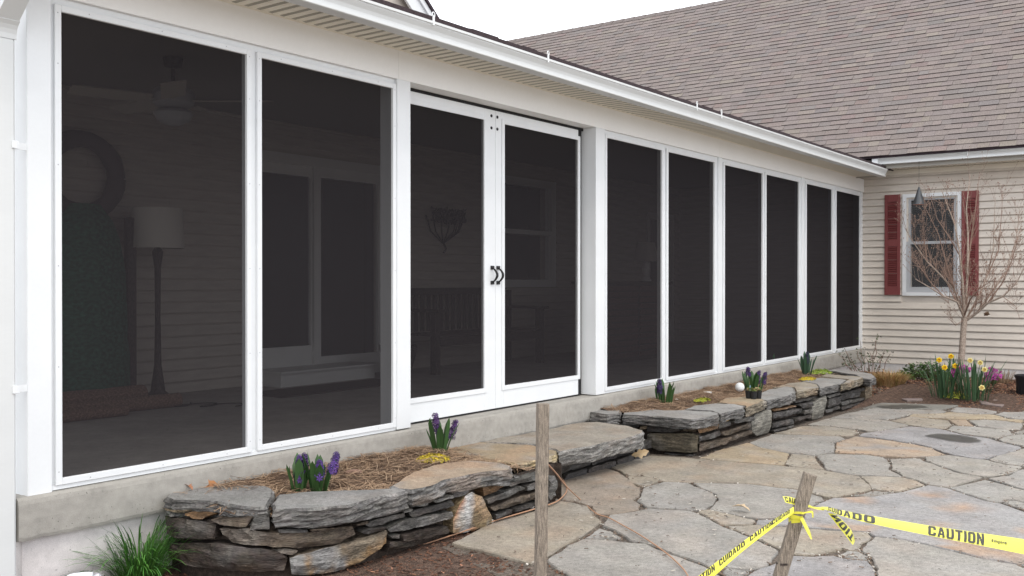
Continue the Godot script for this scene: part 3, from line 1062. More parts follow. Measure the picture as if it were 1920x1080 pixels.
	var ds := obj("downspout", g, mats.gutter, p)
	g = Geo.new()
	var bend := []
	for k in 8:
		var a := k / 7.0 * 0.85
		var ctr := Vector3(dx - 0.05, 2.53 + 0.13 * sin(a), dz + 0.13 * (1 - cos(a)))
		bend.append([ctr, a])
	for k in 7:
		var c0: Vector3 = bend[k][0].lerp(bend[k + 1][0], 0.5)
		g.obox(Transform3D(Basis(Vector3.RIGHT, bend[k][1] + 0.06), c0), Vector3(0.106 if k % 2 == 0 else 0.096, 0.026, 0.092 if k % 2 == 0 else 0.082))
	var la: Vector3 = bend[7][0]
	var dirp := Vector3(0, cos(0.85), sin(0.85))
	g.obox(Transform3D(Basis(Vector3.RIGHT, 0.85), la + dirp * 0.19), Vector3(0.1, 0.38, 0.086))
	obj("elbow", g, mats.gutter, ds)
	for q in [Vector3(2.212, 2.046, -.01), Vector3(2.209, .934, -.01)]:
		g = Geo.new()
		g.cbox(Vector3(dx - 0.02, q.y - 0.018, dz + 0.04), Vector3(dx + 0.004, q.y + 0.018, dz + 0.053), 0.002)
		g.box(Vector3(dx + 0.004, q.y - 0.016, dz + 0.0), Vector3(2.2565, q.y + 0.016, dz + 0.008))
		g.box(Vector3(dx + 0.004, q.y - 0.016, dz + 0.044), Vector3(dx + 0.012, q.y + 0.016, dz + 0.05))
		obj("strap", g, mats.white, ds)


# ---------------------------------------------------------------- stone
const TONE := {"g": Color(0.285, 0.276, 0.263), "t": Color(0.3, 0.262, 0.21), "b": Color(0.255, 0.215, 0.175), "y": Color(0.345, 0.28, 0.195), "o": Color(0.335, 0.262, 0.195), "p": Color(0.272, 0.26, 0.256), "w": Color(0.2, 0.192, 0.17), "r": Color(0.29, 0.275, 0.265), "c": Color(0.22, 0.214, 0.205), "d": Color(0.25, 0.25, 0.25)}
const ROCK := {"m": Color(0.05, 0.039, 0.032), "d": Color(0.058, 0.054, 0.052), "g": Color(0.105, 0.1, 0.094), "b": Color(0.092, 0.072, 0.054), "o": Color(0.165, 0.098, 0.052), "t": Color(0.21, 0.165, 0.115), "y": Color(0.33, 0.23, 0.11), "r": Color(0.155, 0.125, 0.092), "B": Color(0.22, 0.165, 0.095), "L": Color(0.125, 0.106, 0.076), "s": Color(0.185, 0.176, 0.152)}


func resampled(p: PackedVector2Array, step: float, jit: float, sd: float) -> PackedVector2Array:
	var out := PackedVector2Array()
	for i in p.size():
		var a := p[i]
		var b := p[(i + 1) % p.size()]
		var n := maxi(1, int(ceil(a.distance_to(b) / step)))
		var o := (b - a).orthogonal().normalized()
		for k in n:
			var q := a.lerp(b, float(k) / n)
			var j := jit * (fine.get_noise_3d(q.x * 9, q.y * 9, sd) + 0.6 * fine.get_noise_3d(q.x * 30, q.y * 30, sd))
			out.append(q + o * j)
	return out


func to_outline(l: Array) -> PackedVector2Array:
	var p := PackedVector2Array()
	for i in range(0, l.size(), 2):
		p.append(Vector2(l[i], l[i + 1]))
	var area := 0.0
	for i in p.size():
		area += p[i].cross(p[(i + 1) % p.size()])
	if area < 0.0:
		p.reverse()
	return p


func normals_of(p: PackedVector2Array) -> PackedVector2Array:
	var out := PackedVector2Array()
	for i in p.size():
		var d := (p[(i + 1) % p.size()] - p[(i - 1 + p.size()) % p.size()]).normalized()
		out.append(Vector2(d.y, -d.x))
	return out


# corners cut back a little, so that no stone ends in a sharp point
func softened(p: PackedVector2Array, r: float) -> PackedVector2Array:
	var out := PackedVector2Array()
	for i in p.size():
		var a := p[(i - 1 + p.size()) % p.size()]
		var b := p[i]
		var c := p[(i + 1) % p.size()]
		if absf((b - a).angle_to(c - b)) > 0.5:
			out.append(b + (a - b).limit_length(r))
			out.append(b.lerp((a + c) * 0.5, 0.06).lerp(b, 0.5))
			out.append(b + (c - b).limit_length(r))
		else:
			out.append(b)
	return out


func mesh_points(loop: PackedVector2Array, step: float, sd: float) -> Array:
	var pts := loop.duplicate()
	var lo := loop[0]
	var hi := loop[0]
	for q in loop:
		lo = lo.min(q)
		hi = hi.max(q)
	var inner := Geometry2D.offset_polygon(loop, -step * 0.5)
	var y := lo.y
	while y < hi.y:
		var x := lo.x
		while x < hi.x:
			var q := Vector2(x + step * 0.35 * fine.get_noise_2d(x * 40, y * 40 + sd), y + step * 0.35 * fine.get_noise_2d(x * 40 + 70, y * 40 + sd))
			for w in inner:
				if Geometry2D.is_point_in_polygon(q, w):
					pts.append(q)
					break
			x += step
		y += step
	var idx := Geometry2D.triangulate_delaunay(pts)
	var keep := PackedInt32Array()
	for t in range(0, idx.size(), 3):
		if Geometry2D.is_point_in_polygon((pts[idx[t]] + pts[idx[t + 1]] + pts[idx[t + 2]]) / 3.0, loop):
			keep.append(idx[t]); keep.append(idx[t + 1]); keep.append(idx[t + 2])
	return [pts, keep]


func stain(base: Color, p: Vector3, sd: float, rusty: float) -> Color:
	var k := 1.0 + 0.16 * wob.get_noise_3d(p.x * 2.2, p.y * 8.0 + sd, p.z * 2.2) + 0.1 * fine.get_noise_3d(p.x * 11, p.y * 40 + sd, p.z * 11)
	var c := base * k
	var r := smoothstep(0.12, 0.3, wob.get_noise_3d(p.x * 1.5 + sd * 3.1, p.y * 4.0, p.z * 2.6 - sd)) * rusty
	c = c.lerp(Color(0.37, 0.24, 0.15) * k, r)
	var g := smoothstep(0.15, 0.4, wob.get_noise_3d(p.x * 2.6 - sd * 1.7, p.y * 4.0, p.z * 1.9 + sd)) * minf(1.0, rusty * 0.7 + 0.12)
	return c.lerp(Color(0.29, 0.285, 0.28) * k, g)


# a flat stone: outline in (x, z), split rough edges of several layers
func slab(called: String, parent: Node3D, l: Array, top: float, thick: float, rough: float, step: float, base: Color, rusty: float, sd: float, m: Material, side_tone := Color(0, 0, 0, 0), gap := 0.0, joints := 0.012) -> MeshInstance3D:
	var out := to_outline(l)
	if gap > 0.0:
		var off := Geometry2D.offset_polygon(out, -gap)
		if off.size():
			out = off[0]
			for q in off:
				if q.size() > out.size():
					out = q
	out = resampled(softened(out, joints * 2.2), step, joints, sd)
	var nn := normals_of(out)
	var N := out.size()
	var loops := []
	var layers := 3 if rough < 0.004 else 9
	var e := 0.012 if rough >= 0.004 else 0.006
	var inset := PackedVector2Array()
	for i in N:
		inset.append(out[i] - nn[i] * e)
	var g := Geo.new()
	var tg := g
	var tilt := Vector2(wob.get_noise_1d(sd * 7.0), wob.get_noise_1d(sd * 7.0 + 50.0)) * (0.012 if rough < 0.004 else 0.02)
	var mid := Vector2.ZERO
	for q in out:
		mid += q / N
	var topy := func(q: Vector2) -> float: return top + tilt.dot(q - mid) * 0.5 + (0.004 if rough < 0.004 else 0.008) * wob.get_noise_3d(q.x * 3.2, q.y * 3.2, sd)
	var mp := mesh_points(inset, step * 1.5, sd)
	var pts: PackedVector2Array = mp[0]
	var idx: PackedInt32Array = mp[1]
	var P := []
	var C := []
	for q in pts:
		var p := Vector3(q.x, topy.call(q), q.y)
		P.append(p)
		C.append(stain(base, p, sd, rusty))
	for t in range(0, idx.size(), 3):
		g.tric(P[idx[t]], P[idx[t + 1]], P[idx[t + 2]], Vector3.UP, C[idx[t]], C[idx[t + 1]], C[idx[t + 2]])
	var sb := side_tone if side_tone.a > 0.0 else base * 0.8
	if rough >= 0.004:
		g = Geo.new()
	for k in layers + 1:
		var f := float(k) / layers
		var ring := []
		for i in N:
			var q := out[i]
			var o := 0.0
			if k == 0:
				o = -e
			elif rough >= 0.004:
				var w := wob.get_noise_3d(q.x * 4.0, f * 3.4 + sd, q.y * 4.0)
				var s := fine.get_noise_3d(q.x * 9.0, k * 3.7 + sd * 5.0, q.y * 9.0)
				o = rough * (0.9 * w + 1.1 * s) - 0.35 * rough * pow(absf(f * 2 - 1), 3.0) - (0.3 * rough if k == layers else 0.0)
			q += nn[i] * o
			var y: float = (topy as Callable).call(out[i]) - thick * f * (1.0 + 0.18 * wob.get_noise_3d(q.x * 3.0, sd + 9.0, q.y * 3.0))
			if k > 0 and k < layers and rough >= 0.004:
				y += thick / layers * 0.7 * fine.get_noise_3d(q.x * 8.0, k * 1.9 + sd, q.y * 8.0)
			if k == 1 and rough < 0.004:
				y = (topy as Callable).call(out[i]) - 0.006
			ring.append(Vector3(q.x, y, q.y))
		loops.append(ring)
	for k in layers:
		for i in N:
			var j := (i + 1) % N
			var d := Vector3(nn[i].x, 0.25 if k == 0 else 0.0, nn[i].y)
			var c: Color = stain(sb, loops[k][i], sd + 3.0, rusty * 0.35) * (1.0 + 0.35 * fine.get_noise_3d(loops[k][i].x * 5.0, k * 2.3 + sd, loops[k][i].z * 5.0))
			g.quad(loops[k][i], loops[k][j], loops[k + 1][j], loops[k + 1][i], d, c)
	if rough < 0.004:
		return obj(called, g, m, parent)
	# cleft top and split edge are two surfaces of one stone
	var two := tg.mesh()
	var a := []
	a.resize(Mesh.ARRAY_MAX)
	a[Mesh.ARRAY_VERTEX] = g.v
	a[Mesh.ARRAY_NORMAL] = g.n
	a[Mesh.ARRAY_COLOR] = g.c
	two.add_surface_from_arrays(Mesh.PRIMITIVE_TRIANGLES, a)
	two.surface_set_material(0, mats.flag)
	two.surface_set_material(1, m)
	var o := obj(called, two, null, parent)
	return o


# a stone laid in a wall: outline in (along, height) on the wall's path, standing out from it
class Path2:
	var p := PackedVector2Array()
	var s := PackedFloat32Array()
	var n := PackedVector2Array()

	func _init(l: Array) -> void:
		for i in range(0, l.size(), 2):
			p.append(Vector2(l[i], l[i + 1]))
		var t := 0.0
		for i in p.size():
			s.append(t)
			if i + 1 < p.size():
				t += p[i].distance_to(p[i + 1])
			var d := (p[mini(i + 1, p.size() - 1)] - p[maxi(i - 1, 0)]).normalized()
			n.append(Vector2(-d.y, d.x))

	func at(u: float, out: float, y: float) -> Vector3:
		var i := 0
		while i < p.size() - 2 and s[i + 1] < u:
			i += 1
		var f := (u - s[i]) / maxf(1e-6, s[i + 1] - s[i])
		var q := p[i].lerp(p[i + 1], f)
		var m := n[i].lerp(n[i + 1], clampf(f, 0, 1)).normalized()
		q += m * out
		return Vector3(q.x, y, q.y)

	func away(u: float) -> Vector3:
		return (at(u, 1.0, 0.0) - at(u, 0.0, 0.0)).normalized()


func wall_stone(called: String, parent: Node3D, path: Path2, l: Array, code: String, sd: float) -> void:
	var base: Color = ROCK[code]
	var out := to_outline(l)
	var smooth := code in ["s", "B", "L"]
	var step := 0.03
	var shrunk := Geometry2D.offset_polygon(out, -0.0035)
	if shrunk.size() == 1:
		out = shrunk[0]
	out = resampled(softened(out, 0.012), step, 0.005, sd)
	var nn := normals_of(out)
	var mp := mesh_points(out, step, sd)
	var pts: PackedVector2Array = mp[0]
	var idx: PackedInt32Array = mp[1]
	var g := Geo.new()
	var P := []
	var C := []
	var lean := wob.get_noise_1d(sd * 13.0) * 0.035
	var N := out.size()
	for i in pts.size():
		var q := pts[i]
		var edge := 1e9
		if i >= N:
			for k in N:
				edge = minf(edge, q.distance_squared_to(out[k]))
			edge = sqrt(edge)
		else:
			edge = 0.0
		var o := lean + 0.014 * smoothstep(0.0, 0.045, edge)
		if smooth:
			o += 0.02 * smoothstep(0.0, 0.12, edge) + 0.006 * wob.get_noise_3d(q.x * 6, q.y * 6, sd)
		else:
			o += 0.02 * wob.get_noise_3d(q.x * 3.0, q.y * 26.0, sd) + 0.011 * fine.get_noise_3d(q.x * 8.0, q.y * 60.0, sd)
		var p := path.at(q.x, o, q.y)
		P.append(p)
		var c := stain(base, p, sd, 0.5 if code in ["B", "r"] else 0.05)
		if code == "B" or code == "r":
			var r := smoothstep(-0.05, 0.25, wob.get_noise_3d(q.x * 4 + sd, q.y * 4, 3.0))
			c = c.lerp(Color(0.3, 0.12, 0.05) if code == "B" else Color(0.3, 0.18, 0.08), r * 0.75)
			var w := smoothstep(0.1, 0.3, wob.get_noise_3d(q.x * 5 - sd, q.y * 3, 8.0))
			c = c.lerp(Color(0.36, 0.35, 0.34) if code == "B" else Color(0.2, 0.195, 0.19), w)
		c = c * (1.0 + 0.3 * fine.get_noise_3d(q.x * 5.0, q.y * 55.0, sd))
		C.append(c)
	for t in range(0, idx.size(), 3):
		g.tric(P[idx[t]], P[idx[t + 1]], P[idx[t + 2]], path.away(pts[idx[t]].x), C[idx[t]], C[idx[t + 1]], C[idx[t + 2]])
	for i in N:
		var j := (i + 1) % N
		var a := path.at(out[i].x, -0.13, out[i].y)
		var b := path.at(out[j].x, -0.13, out[j].y)
		var tg := (path.at(out[i].x + 0.01, 0, 0) - path.at(out[i].x, 0, 0)).normalized()
		g.quad(P[i], P[j], b, a, tg * nn[i].x + Vector3.UP * nn[i].y, base * 0.75)
	obj(called, g, mats.schist, parent)


func build_patio() -> void:
	var g := Geo.new()
	var rim := [Vector3(3.986, 0, 1.053), Vector3(4.583, 0, .965), Vector3(5.3, 0, 0.9), Vector3(5.4, 0, .5), Vector3(7.2, 0, .5), Vector3(7.3, 0, .9), Vector3(12.2, 0, .93), Vector3(11.772, 0, 1.172), Vector3(12.046, 0, 1.954), Vector3(11.779, 0, 2.446), Vector3(11.826, 0, 3.011), Vector3(11.6, 0, 5.2), Vector3(7.0, 0, 5.6), Vector3(3.6, 0, 4.2), Vector3(3.471, 0, 2.306)]
	var poly := PackedVector2Array()
	for q in rim:
		poly.append(Vector2(q.x, q.z))
	var idx := Geometry2D.triangulate_polygon(poly)
	for t in range(0, idx.size(), 3):
		var f := []
		for k in 3:
			f.append(Vector3(poly[idx[t + k]].x, -0.016, poly[idx[t + k]].y))
		g.tri(f[0], f[1], f[2], Vector3.UP)
	var pat := obj("patio", g, mats.joint)
	tag(pat, "irregular flagstone patio in grey and tan with dark sand joints", "patio", "", "structure")
	var FL := [
	["t1", [4.03,1.076, 4.563,.96, 4.977,.991, 5.256,.965, 5.264,1.079, 5.239,1.221, 5.037,1.397, 4.954,1.485, 4.628,1.56, 4.381,1.601, 4.123,1.647, 3.981,1.647, 4.008,1.557, 4.019,1.307]],
	["b1", [6.036,.43, 6.131,.487, 6.398,.634, 6.314,.802, 6.171,.944, 5.943,1.165, 5.94,1.191, 5.698,1.318, 5.563,1.35, 5.482,1.447, 5.349,1.513, 5.116,1.436, 5.087,1.35, 5.239,1.221, 5.29,1.062, 5.282,.947, 5.226,.951, 5.6,.706]],
	["t2", [6.242,.907, 6.273,1.015, 6.254,1.152, 6.196,1.2, 6.019,1.207, 5.972,1.174, 6.043,1.026]],
	["g1", [6.193,1.228, 6.281,1.376, 6.164,1.52, 6.054,1.687, 5.944,1.757, 5.762,1.823, 5.605,1.834, 5.516,1.786, 5.455,1.633, 5.428,1.523, 5.553,1.364, 5.698,1.318, 5.931,1.209, 6.023,1.213]],
	["t3", [6.48,.599, 6.731,.557, 7.079,.622, 7.169,.906, 7.194,1.138, 7.217,1.324, 7.3,1.625, 7.291,1.76, 7.312,2.002, 7.237,2.21, 7.246,2.289, 6.98,2.437, 6.828,2.499, 6.598,2.444, 6.419,2.367, 6.411,2.303, 6.464,2.208, 6.517,2.082, 6.515,1.722, 6.294,1.395, 6.21,1.219, 6.273,1.015, 6.242,.907, 6.381,.753]],
	["y1", [7.19,1.014, 7.312,1.017, 7.572,.986, 8.151,1.034, 8.003,1.209, 7.851,1.532, 7.559,1.629, 7.318,1.686, 7.29,1.611, 7.241,1.318]],
	["g2", [8.154,1.037, 8.745,1.018, 8.804,1.151, 9.001,1.573, 8.879,1.666, 8.61,1.648, 8.394,1.734, 8.122,1.81, 8.057,1.765, 7.882,1.741, 7.901,1.599, 7.873,1.519, 7.957,1.237]],
	["t4", [8.816,1.006, 9.458,1.065, 9.555,1.256, 9.488,1.573, 9.325,1.634, 9.115,1.674, 9.032,1.563, 8.917,1.302, 8.835,1.139]],
	["g3", [9.545,1.061, 10.133,1.082, 10.263,1.323, 10.362,1.522, 10.344,1.629, 10.126,1.901, 9.752,1.814, 9.558,1.724, 9.484,1.68, 9.548,1.539, 9.583,1.352]],
	["g4", [10.187,1.086, 10.677,1.114, 11.315,1.213, 11.33,1.466, 11.519,1.872, 11.472,1.96, 11.226,1.923, 10.939,1.681, 10.675,1.674, 10.425,1.607, 10.304,1.31]],
	["w1", [11.129,1.12, 11.664,1.111, 11.825,1.157, 11.99,1.547, 12.099,1.942, 11.716,1.906, 11.567,1.861, 11.428,1.52, 11.366,1.281]],
	["g5", [11.527,1.959, 11.921,1.946, 11.968,2.167, 11.803,2.404, 11.529,2.401, 11.437,2.206, 11.453,2.008]],
	["g6", [11.492,2.423, 11.779,2.446, 11.923,2.639, 11.857,2.982, 11.309,3.053, 11.271,2.741, 11.262,2.597, 11.402,2.512]],
	["y2", [10.808,1.715, 11.005,1.697, 11.226,1.923, 11.428,1.975, 11.391,2.216, 11.482,2.409, 11.357,2.52, 11.218,2.604, 11.223,2.743, 10.961,2.775, 11.068,2.6, 11.062,2.395, 10.913,2.26, 10.839,2.095, 10.784,1.887]],
	["t5", [10.318,1.658, 10.66,1.721, 10.808,1.715, 10.741,1.898, 10.751,2.11, 10.422,2.238, 10.078,2.25, 10.062,2.171, 10.079,2.018, 10.126,1.901]],
	["o1", [10.761,2.123, 10.87,2.269, 10.645,2.351, 10.435,2.437, 10.432,2.251]],
	["g7", [10.838,2.291, 11.019,2.403, 11.025,2.607, 10.961,2.775, 10.722,2.822, 10.47,2.834, 10.393,2.73, 10.448,2.454]],
	["g8", [10.124,2.254, 10.344,2.255, 10.406,2.457, 10.373,2.761, 10.162,2.811, 10.105,2.843, 9.868,2.789, 9.693,2.758, 9.761,2.696, 9.824,2.466, 10.014,2.279]],
	["g9", [10.237,2.803, 10.453,2.869, 10.39,3.171, 10.069,3.212, 10.159,2.915, 10.114,2.855]],
	["g10", [9.708,2.777, 9.871,2.792, 10.07,2.848, 10.123,2.92, 10.001,3.22, 9.304,3.31, 9.367,3.039, 9.445,3.005, 9.564,2.833]],
	["p1", [9.28,1.682, 9.489,1.744, 9.717,1.823, 10.05,1.92, 10.025,2.179, 9.974,2.283, 9.755,2.48, 9.694,2.709, 9.532,2.838, 9.361,3.031, 9.039,2.998, 8.765,2.925, 8.57,2.905, 8.55,2.758, 8.606,2.629, 8.755,2.486, 8.887,2.395, 9.001,2.222, 9.078,2.032, 9.129,1.848, 9.136,1.702]],
	["o2", [8.421,1.725, 8.618,1.66, 8.805,1.666, 9.083,1.684, 9.067,1.867, 9.017,2.049, 8.966,2.222, 8.858,2.402, 8.7,2.499, 8.58,2.593, 8.451,2.544, 8.372,2.439, 8.25,2.316, 8.215,2.187, 8.175,1.966, 8.125,1.814]],
	["g11", [7.858,1.749, 8.045,1.791, 8.161,2.031, 8.159,2.194, 8.059,2.26, 7.861,2.339, 7.612,2.404, 7.484,2.508, 7.4,2.56, 7.339,2.445, 7.309,2.339, 7.257,2.203, 7.342,2.008, 7.561,1.9]],
	["t6", [7.826,1.541, 7.877,1.608, 7.85,1.739, 7.611,1.853, 7.338,2.001, 7.311,1.858, 7.313,1.752, 7.345,1.685]],
	["g12", [8.062,2.263, 8.201,2.371, 8.271,2.464, 8.143,2.528, 7.978,2.681, 7.797,2.86, 7.75,3.03, 7.202,2.914, 7.229,2.771, 7.337,2.669, 7.405,2.567, 7.505,2.502, 7.638,2.405, 7.91,2.33]],
	["g13", [8.337,2.473, 8.556,2.603, 8.516,2.753, 8.513,2.908, 8.427,2.986, 8.375,3.067, 8.378,3.182, 8.166,3.183, 7.962,3.149, 7.771,3.025, 7.819,2.856, 8.001,2.676, 8.192,2.516]],
	["g14", [8.546,2.913, 8.738,2.93, 9.047,3.008, 9.306,3.048, 9.23,3.339, 8.34,3.451, 8.386,3.192, 8.405,3.069, 8.452,2.981]],
	["g15", [8.251,3.191, 8.247,3.463, 7.268,3.587, 7.453,3.338, 7.717,3.05, 7.918,3.156]],
	["g16", [7.179,2.912, 7.67,3.052, 7.415,3.344, 7.197,3.595, 6.894,3.634, 7.043,3.336, 6.923,3.279, 6.913,3.214, 7.101,3.007]],
	["g17", [6.914,3.293, 7.026,3.339, 6.862,3.638, 6.469,3.687, 6.77,3.445, 6.837,3.389]],
	["r1", [6.403,2.373, 6.61,2.57, 6.862,2.688, 7.143,2.746, 7.206,2.769, 7.175,2.906, 7.082,3.011, 6.896,3.217, 6.897,3.296, 6.739,3.45, 6.464,3.742, 5.381,3.87, 5.448,3.615, 5.476,3.429, 5.539,3.243, 5.602,3.038, 5.581,2.877, 5.645,2.826, 5.597,2.641, 5.503,2.391, 5.422,2.241, 5.536,2.2, 5.614,2.283, 6.045,2.35, 6.289,2.351]],
	["g18", [6.282,1.409, 6.498,1.729, 6.5,2.088, 6.447,2.214, 6.375,2.308, 6.287,2.349, 6.059,2.345, 5.627,2.278, 5.561,2.19, 5.561,2.077, 5.592,1.959, 5.598,1.848, 5.712,1.831, 5.871,1.791, 6.045,1.703, 6.168,1.526]],
	["t7", [5.517,1.811, 5.615,1.847, 5.576,1.984, 5.548,2.083, 5.522,2.203, 5.419,2.236, 5.306,2.106, 5.299,2.075, 5.406,1.96, 5.482,1.857]],
	["t8", [5.286,2.121, 5.41,2.246, 5.491,2.396, 5.55,2.638, 5.633,2.829, 5.554,2.879, 5.312,2.885, 5.22,2.902, 5.185,2.854, 5.222,2.817, 5.043,2.766, 4.979,2.73, 4.953,2.628, 5.013,2.538, 5.094,2.412, 5.168,2.322, 5.263,2.152]],
	["g19", [5.089,1.444, 5.324,1.527, 5.402,1.537, 5.443,1.639, 5.48,1.76, 5.479,1.83, 5.382,1.972, 5.295,2.07, 5.271,2.121, 5.142,2.327, 5.073,2.421, 4.993,2.546, 4.944,2.565, 4.677,2.628, 4.544,2.585, 4.518,2.461, 4.483,2.383, 4.548,2.25, 4.579,2.109, 4.639,2.017, 4.68,1.894, 4.67,1.843, 4.804,1.658, 4.859,1.528, 4.958,1.49]],
	["g20", [4.593,1.59, 4.799,1.55, 4.77,1.671, 4.687,1.772, 4.644,1.753, 4.557,1.599]],
	["g21", [4.099,1.664, 4.399,1.607, 4.544,1.6, 4.625,1.764, 4.643,1.881, 4.665,1.928, 4.611,2.032, 4.522,2.263, 4.466,2.391, 4.4,2.481, 4.21,2.705, 3.938,2.821, 3.582,2.344, 3.933,1.926, 3.997,1.792]],
	["g22", [4.423,2.482, 4.501,2.469, 4.527,2.592, 4.433,2.597, 4.276,2.729, 4.232,2.709]],
	["p2", [4.538,2.593, 4.68,2.632, 4.917,2.647, 4.969,2.733, 5.062,2.825, 5.033,2.884, 5.062,3.004, 4.938,3.07, 4.811,3.104, 4.409,3.221, 4.112,2.822, 4.421,2.61]],
	["g23", [5.069,2.833, 5.171,2.853, 5.21,2.905, 5.158,2.97, 5.072,3.001, 5.051,2.941, 5.049,2.873]],
	["g24", [5.28,2.895, 5.559,2.886, 5.59,3.041, 5.528,3.246, 5.465,3.431, 5.437,3.617, 5.41,3.657, 5.323,3.877, 4.852,3.932, 4.344,3.251, 4.814,3.108, 4.941,3.074, 5.123,2.989, 5.196,2.954, 5.213,2.91]],
	["g25", [5.456,3.626, 5.511,3.654, 5.431,3.864, 5.352,3.873, 5.418,3.668]],
	["g26", [6.542,2.451, 6.795,2.513, 6.817,2.655, 6.71,2.622, 6.61,2.57]],
	["t9", [7.246,2.289, 7.375,2.559, 7.318,2.674, 7.201,2.763, 7.125,2.722, 6.854,2.676, 6.828,2.499, 6.98,2.437]]]
	var sd := 1.0
	for s in FL:
		var c: String = s[0].left(1)
		var base: Color = TONE[c]
		base = base * (0.955 + 0.06 * wob.get_noise_1d(sd * 9.3))
		if c == "g":
			base = base.lerp(Color(0.285, 0.262, 0.228), clampf(0.65 + 0.7 * wob.get_noise_1d(sd * 3.7), 0.0, 1.0))
		slab("flagstone", pat, s[1], 0.002 * wob.get_noise_1d(sd * 4.0), 0.045, 0.001, 0.075, base, 0.75 if c in ["r", "o"] else 0.22 if c in ["t", "y", "b"] else 0.1, sd * 1.7, mats.flag, Color(0, 0, 0, 0), 0.004, 0.012)
		sd += 1.0
	# the paving goes on beyond the traced stones
	var corner := func(i: int, j: int) -> Vector2:
		return Vector2(3.0 + i * 0.66 + 0.33 * (j % 2) + 0.2 * fine.get_noise_2d(i * 7.3, j * 5.1), 1.2 + j * 0.5 + 0.17 * fine.get_noise_2d(i * 4.7 + 60.0, j * 9.9))
	var inside := PackedVector2Array()
	for q in [Vector3(11.6, 0, 5.2), Vector3(7.0, 0, 5.6), Vector3(3.6, 0, 4.2), Vector3(3.471, 0, 2.306), Vector3(4.711, 0, 3.969), Vector3(6.295, 0, 3.757), Vector3(11.826, 0, 3.011)]:
		inside.append(Vector2(q.x, q.z))
	for i in 15:
		for j in 10:
			var q := [corner.call(i, j), corner.call(i + 1, j), corner.call(i + 1, j + 1), corner.call(i, j + 1)]
			var l := []
			var ok := true
			for p in q:
				ok = ok and Geometry2D.is_point_in_polygon(p, inside)
				l.append(p.x)
				l.append(p.y)
			if ok:
				slab("flagstone", pat, l, 0.0, 0.045, 0.001, 0.12, TONE[["g", "t", "c", "g", "b"][(i * 3 + j) % 5]] * 1.05, 0.12, i * 3.1 + j * 7.7, mats.flag, Color(0, 0, 0, 0), 0.012, 0.014)
	# grit lying in the joints
	var chip := Geo.new()
	chip.box(Vector3(-0.006, -0.004, -0.005), Vector3(0.006, 0.004, 0.005))
	var ts := []
	var cs := []
	for i in 1500:
		var s: Array = FL[rng.randi() % FL.size()][1]
		var k := (rng.randi() % (s.size() / 2)) * 2
		var j := (k + 2) % s.size()
		var q := Vector2(s[k], s[k + 1]).lerp(Vector2(s[j], s[j + 1]), rng.randf()) + Vector2(rng.randf_range(-.012, .012), rng.randf_range(-.012, .012))
		ts.append(Transform3D(Basis.from_euler(Vector3(rng.randf(), rng.randf() * TAU, rng.randf())).scaled(Vector3.ONE * rng.randf_range(0.3, 1.0)), Vector3(q.x, -0.006, q.y)))
		cs.append(Color(0.6, 0.56, 0.5) if rng.randf() < 0.12 else Color(0.2, 0.15, 0.115))
	swarm("joint_grit", chip.mesh(), mats.bits, ts, cs, pat)
	# specks of bark and grit blown over the stones
	ts = []
	cs = []
	var sp := Geo.new()
	sp.box(Vector3(-0.009, -0.0015, -0.0025), Vector3(0.009, 0.0015, 0.0025))
	for i in 1300:
		var s: Array = FL[rng.randi() % FL.size()][1]
		var k := (rng.randi() % (s.size() / 2)) * 2
		var j := (rng.randi() % (s.size() / 2)) * 2
		var q := Vector2(s[k], s[k + 1]).lerp(Vector2(s[j], s[j + 1]), rng.randf())
		ts.append(Transform3D(Basis(Vector3.UP, rng.randf() * TAU).scaled(Vector3.ONE * rng.randf_range(0.3, 1.3)), Vector3(q.x, 0.009, q.y)))
		cs.append([Color(0.13, 0.1, 0.08), Color(0.2, 0.15, 0.115), Color(0.17, 0.155, 0.14), Color(0.5, 0.46, 0.4)][rng.randi() % 4])
	swarm("bark_specks", sp.mesh(), mats.bits, ts, cs, pat)
	# leftover rain
	for s in [["dark shallow rain puddle on the purple grey flagstone", [Vector3(9.464, 0, 2.194), Vector3(9.681, 0, 2.273), Vector3(9.698, 0, 2.455), Vector3(9.586, 0, 2.614), Vector3(9.425, 0, 2.694), Vector3(9.303, 0, 2.626), Vector3(9.28, 0, 2.499), Vector3(9.369, 0, 2.322)]], ["dark wet hollow on the far edge stone along the mulch bed", [Vector3(11.424, 0, 1.199), Vector3(11.748, 0, 1.389), Vector3(11.786, 0, 1.604), Vector3(11.635, 0, 1.721), Vector3(11.411, 0, 1.536), Vector3(11.273, 0, 1.313)]]]:
		var pl := PackedVector2Array()
		for q in s[1]:
			pl.append(Vector2(q.x, q.z))
		pl = resampled(pl, 0.05, 0.02, 4.0)
		var w := Geo.new()
		var ix := Geometry2D.triangulate_polygon(pl)
		for t in range(0, ix.size(), 3):
			w.tri(Vector3(pl[ix[t]].x, 0.0085, pl[ix[t]].y), Vector3(pl[ix[t + 1]].x, 0.0085, pl[ix[t + 1]].y), Vector3(pl[ix[t + 2]].x, 0.0085, pl[ix[t + 2]].y), Vector3.UP)
		var o := obj("puddle", w, mats.wet)
		tag(o, s[0], "puddle")


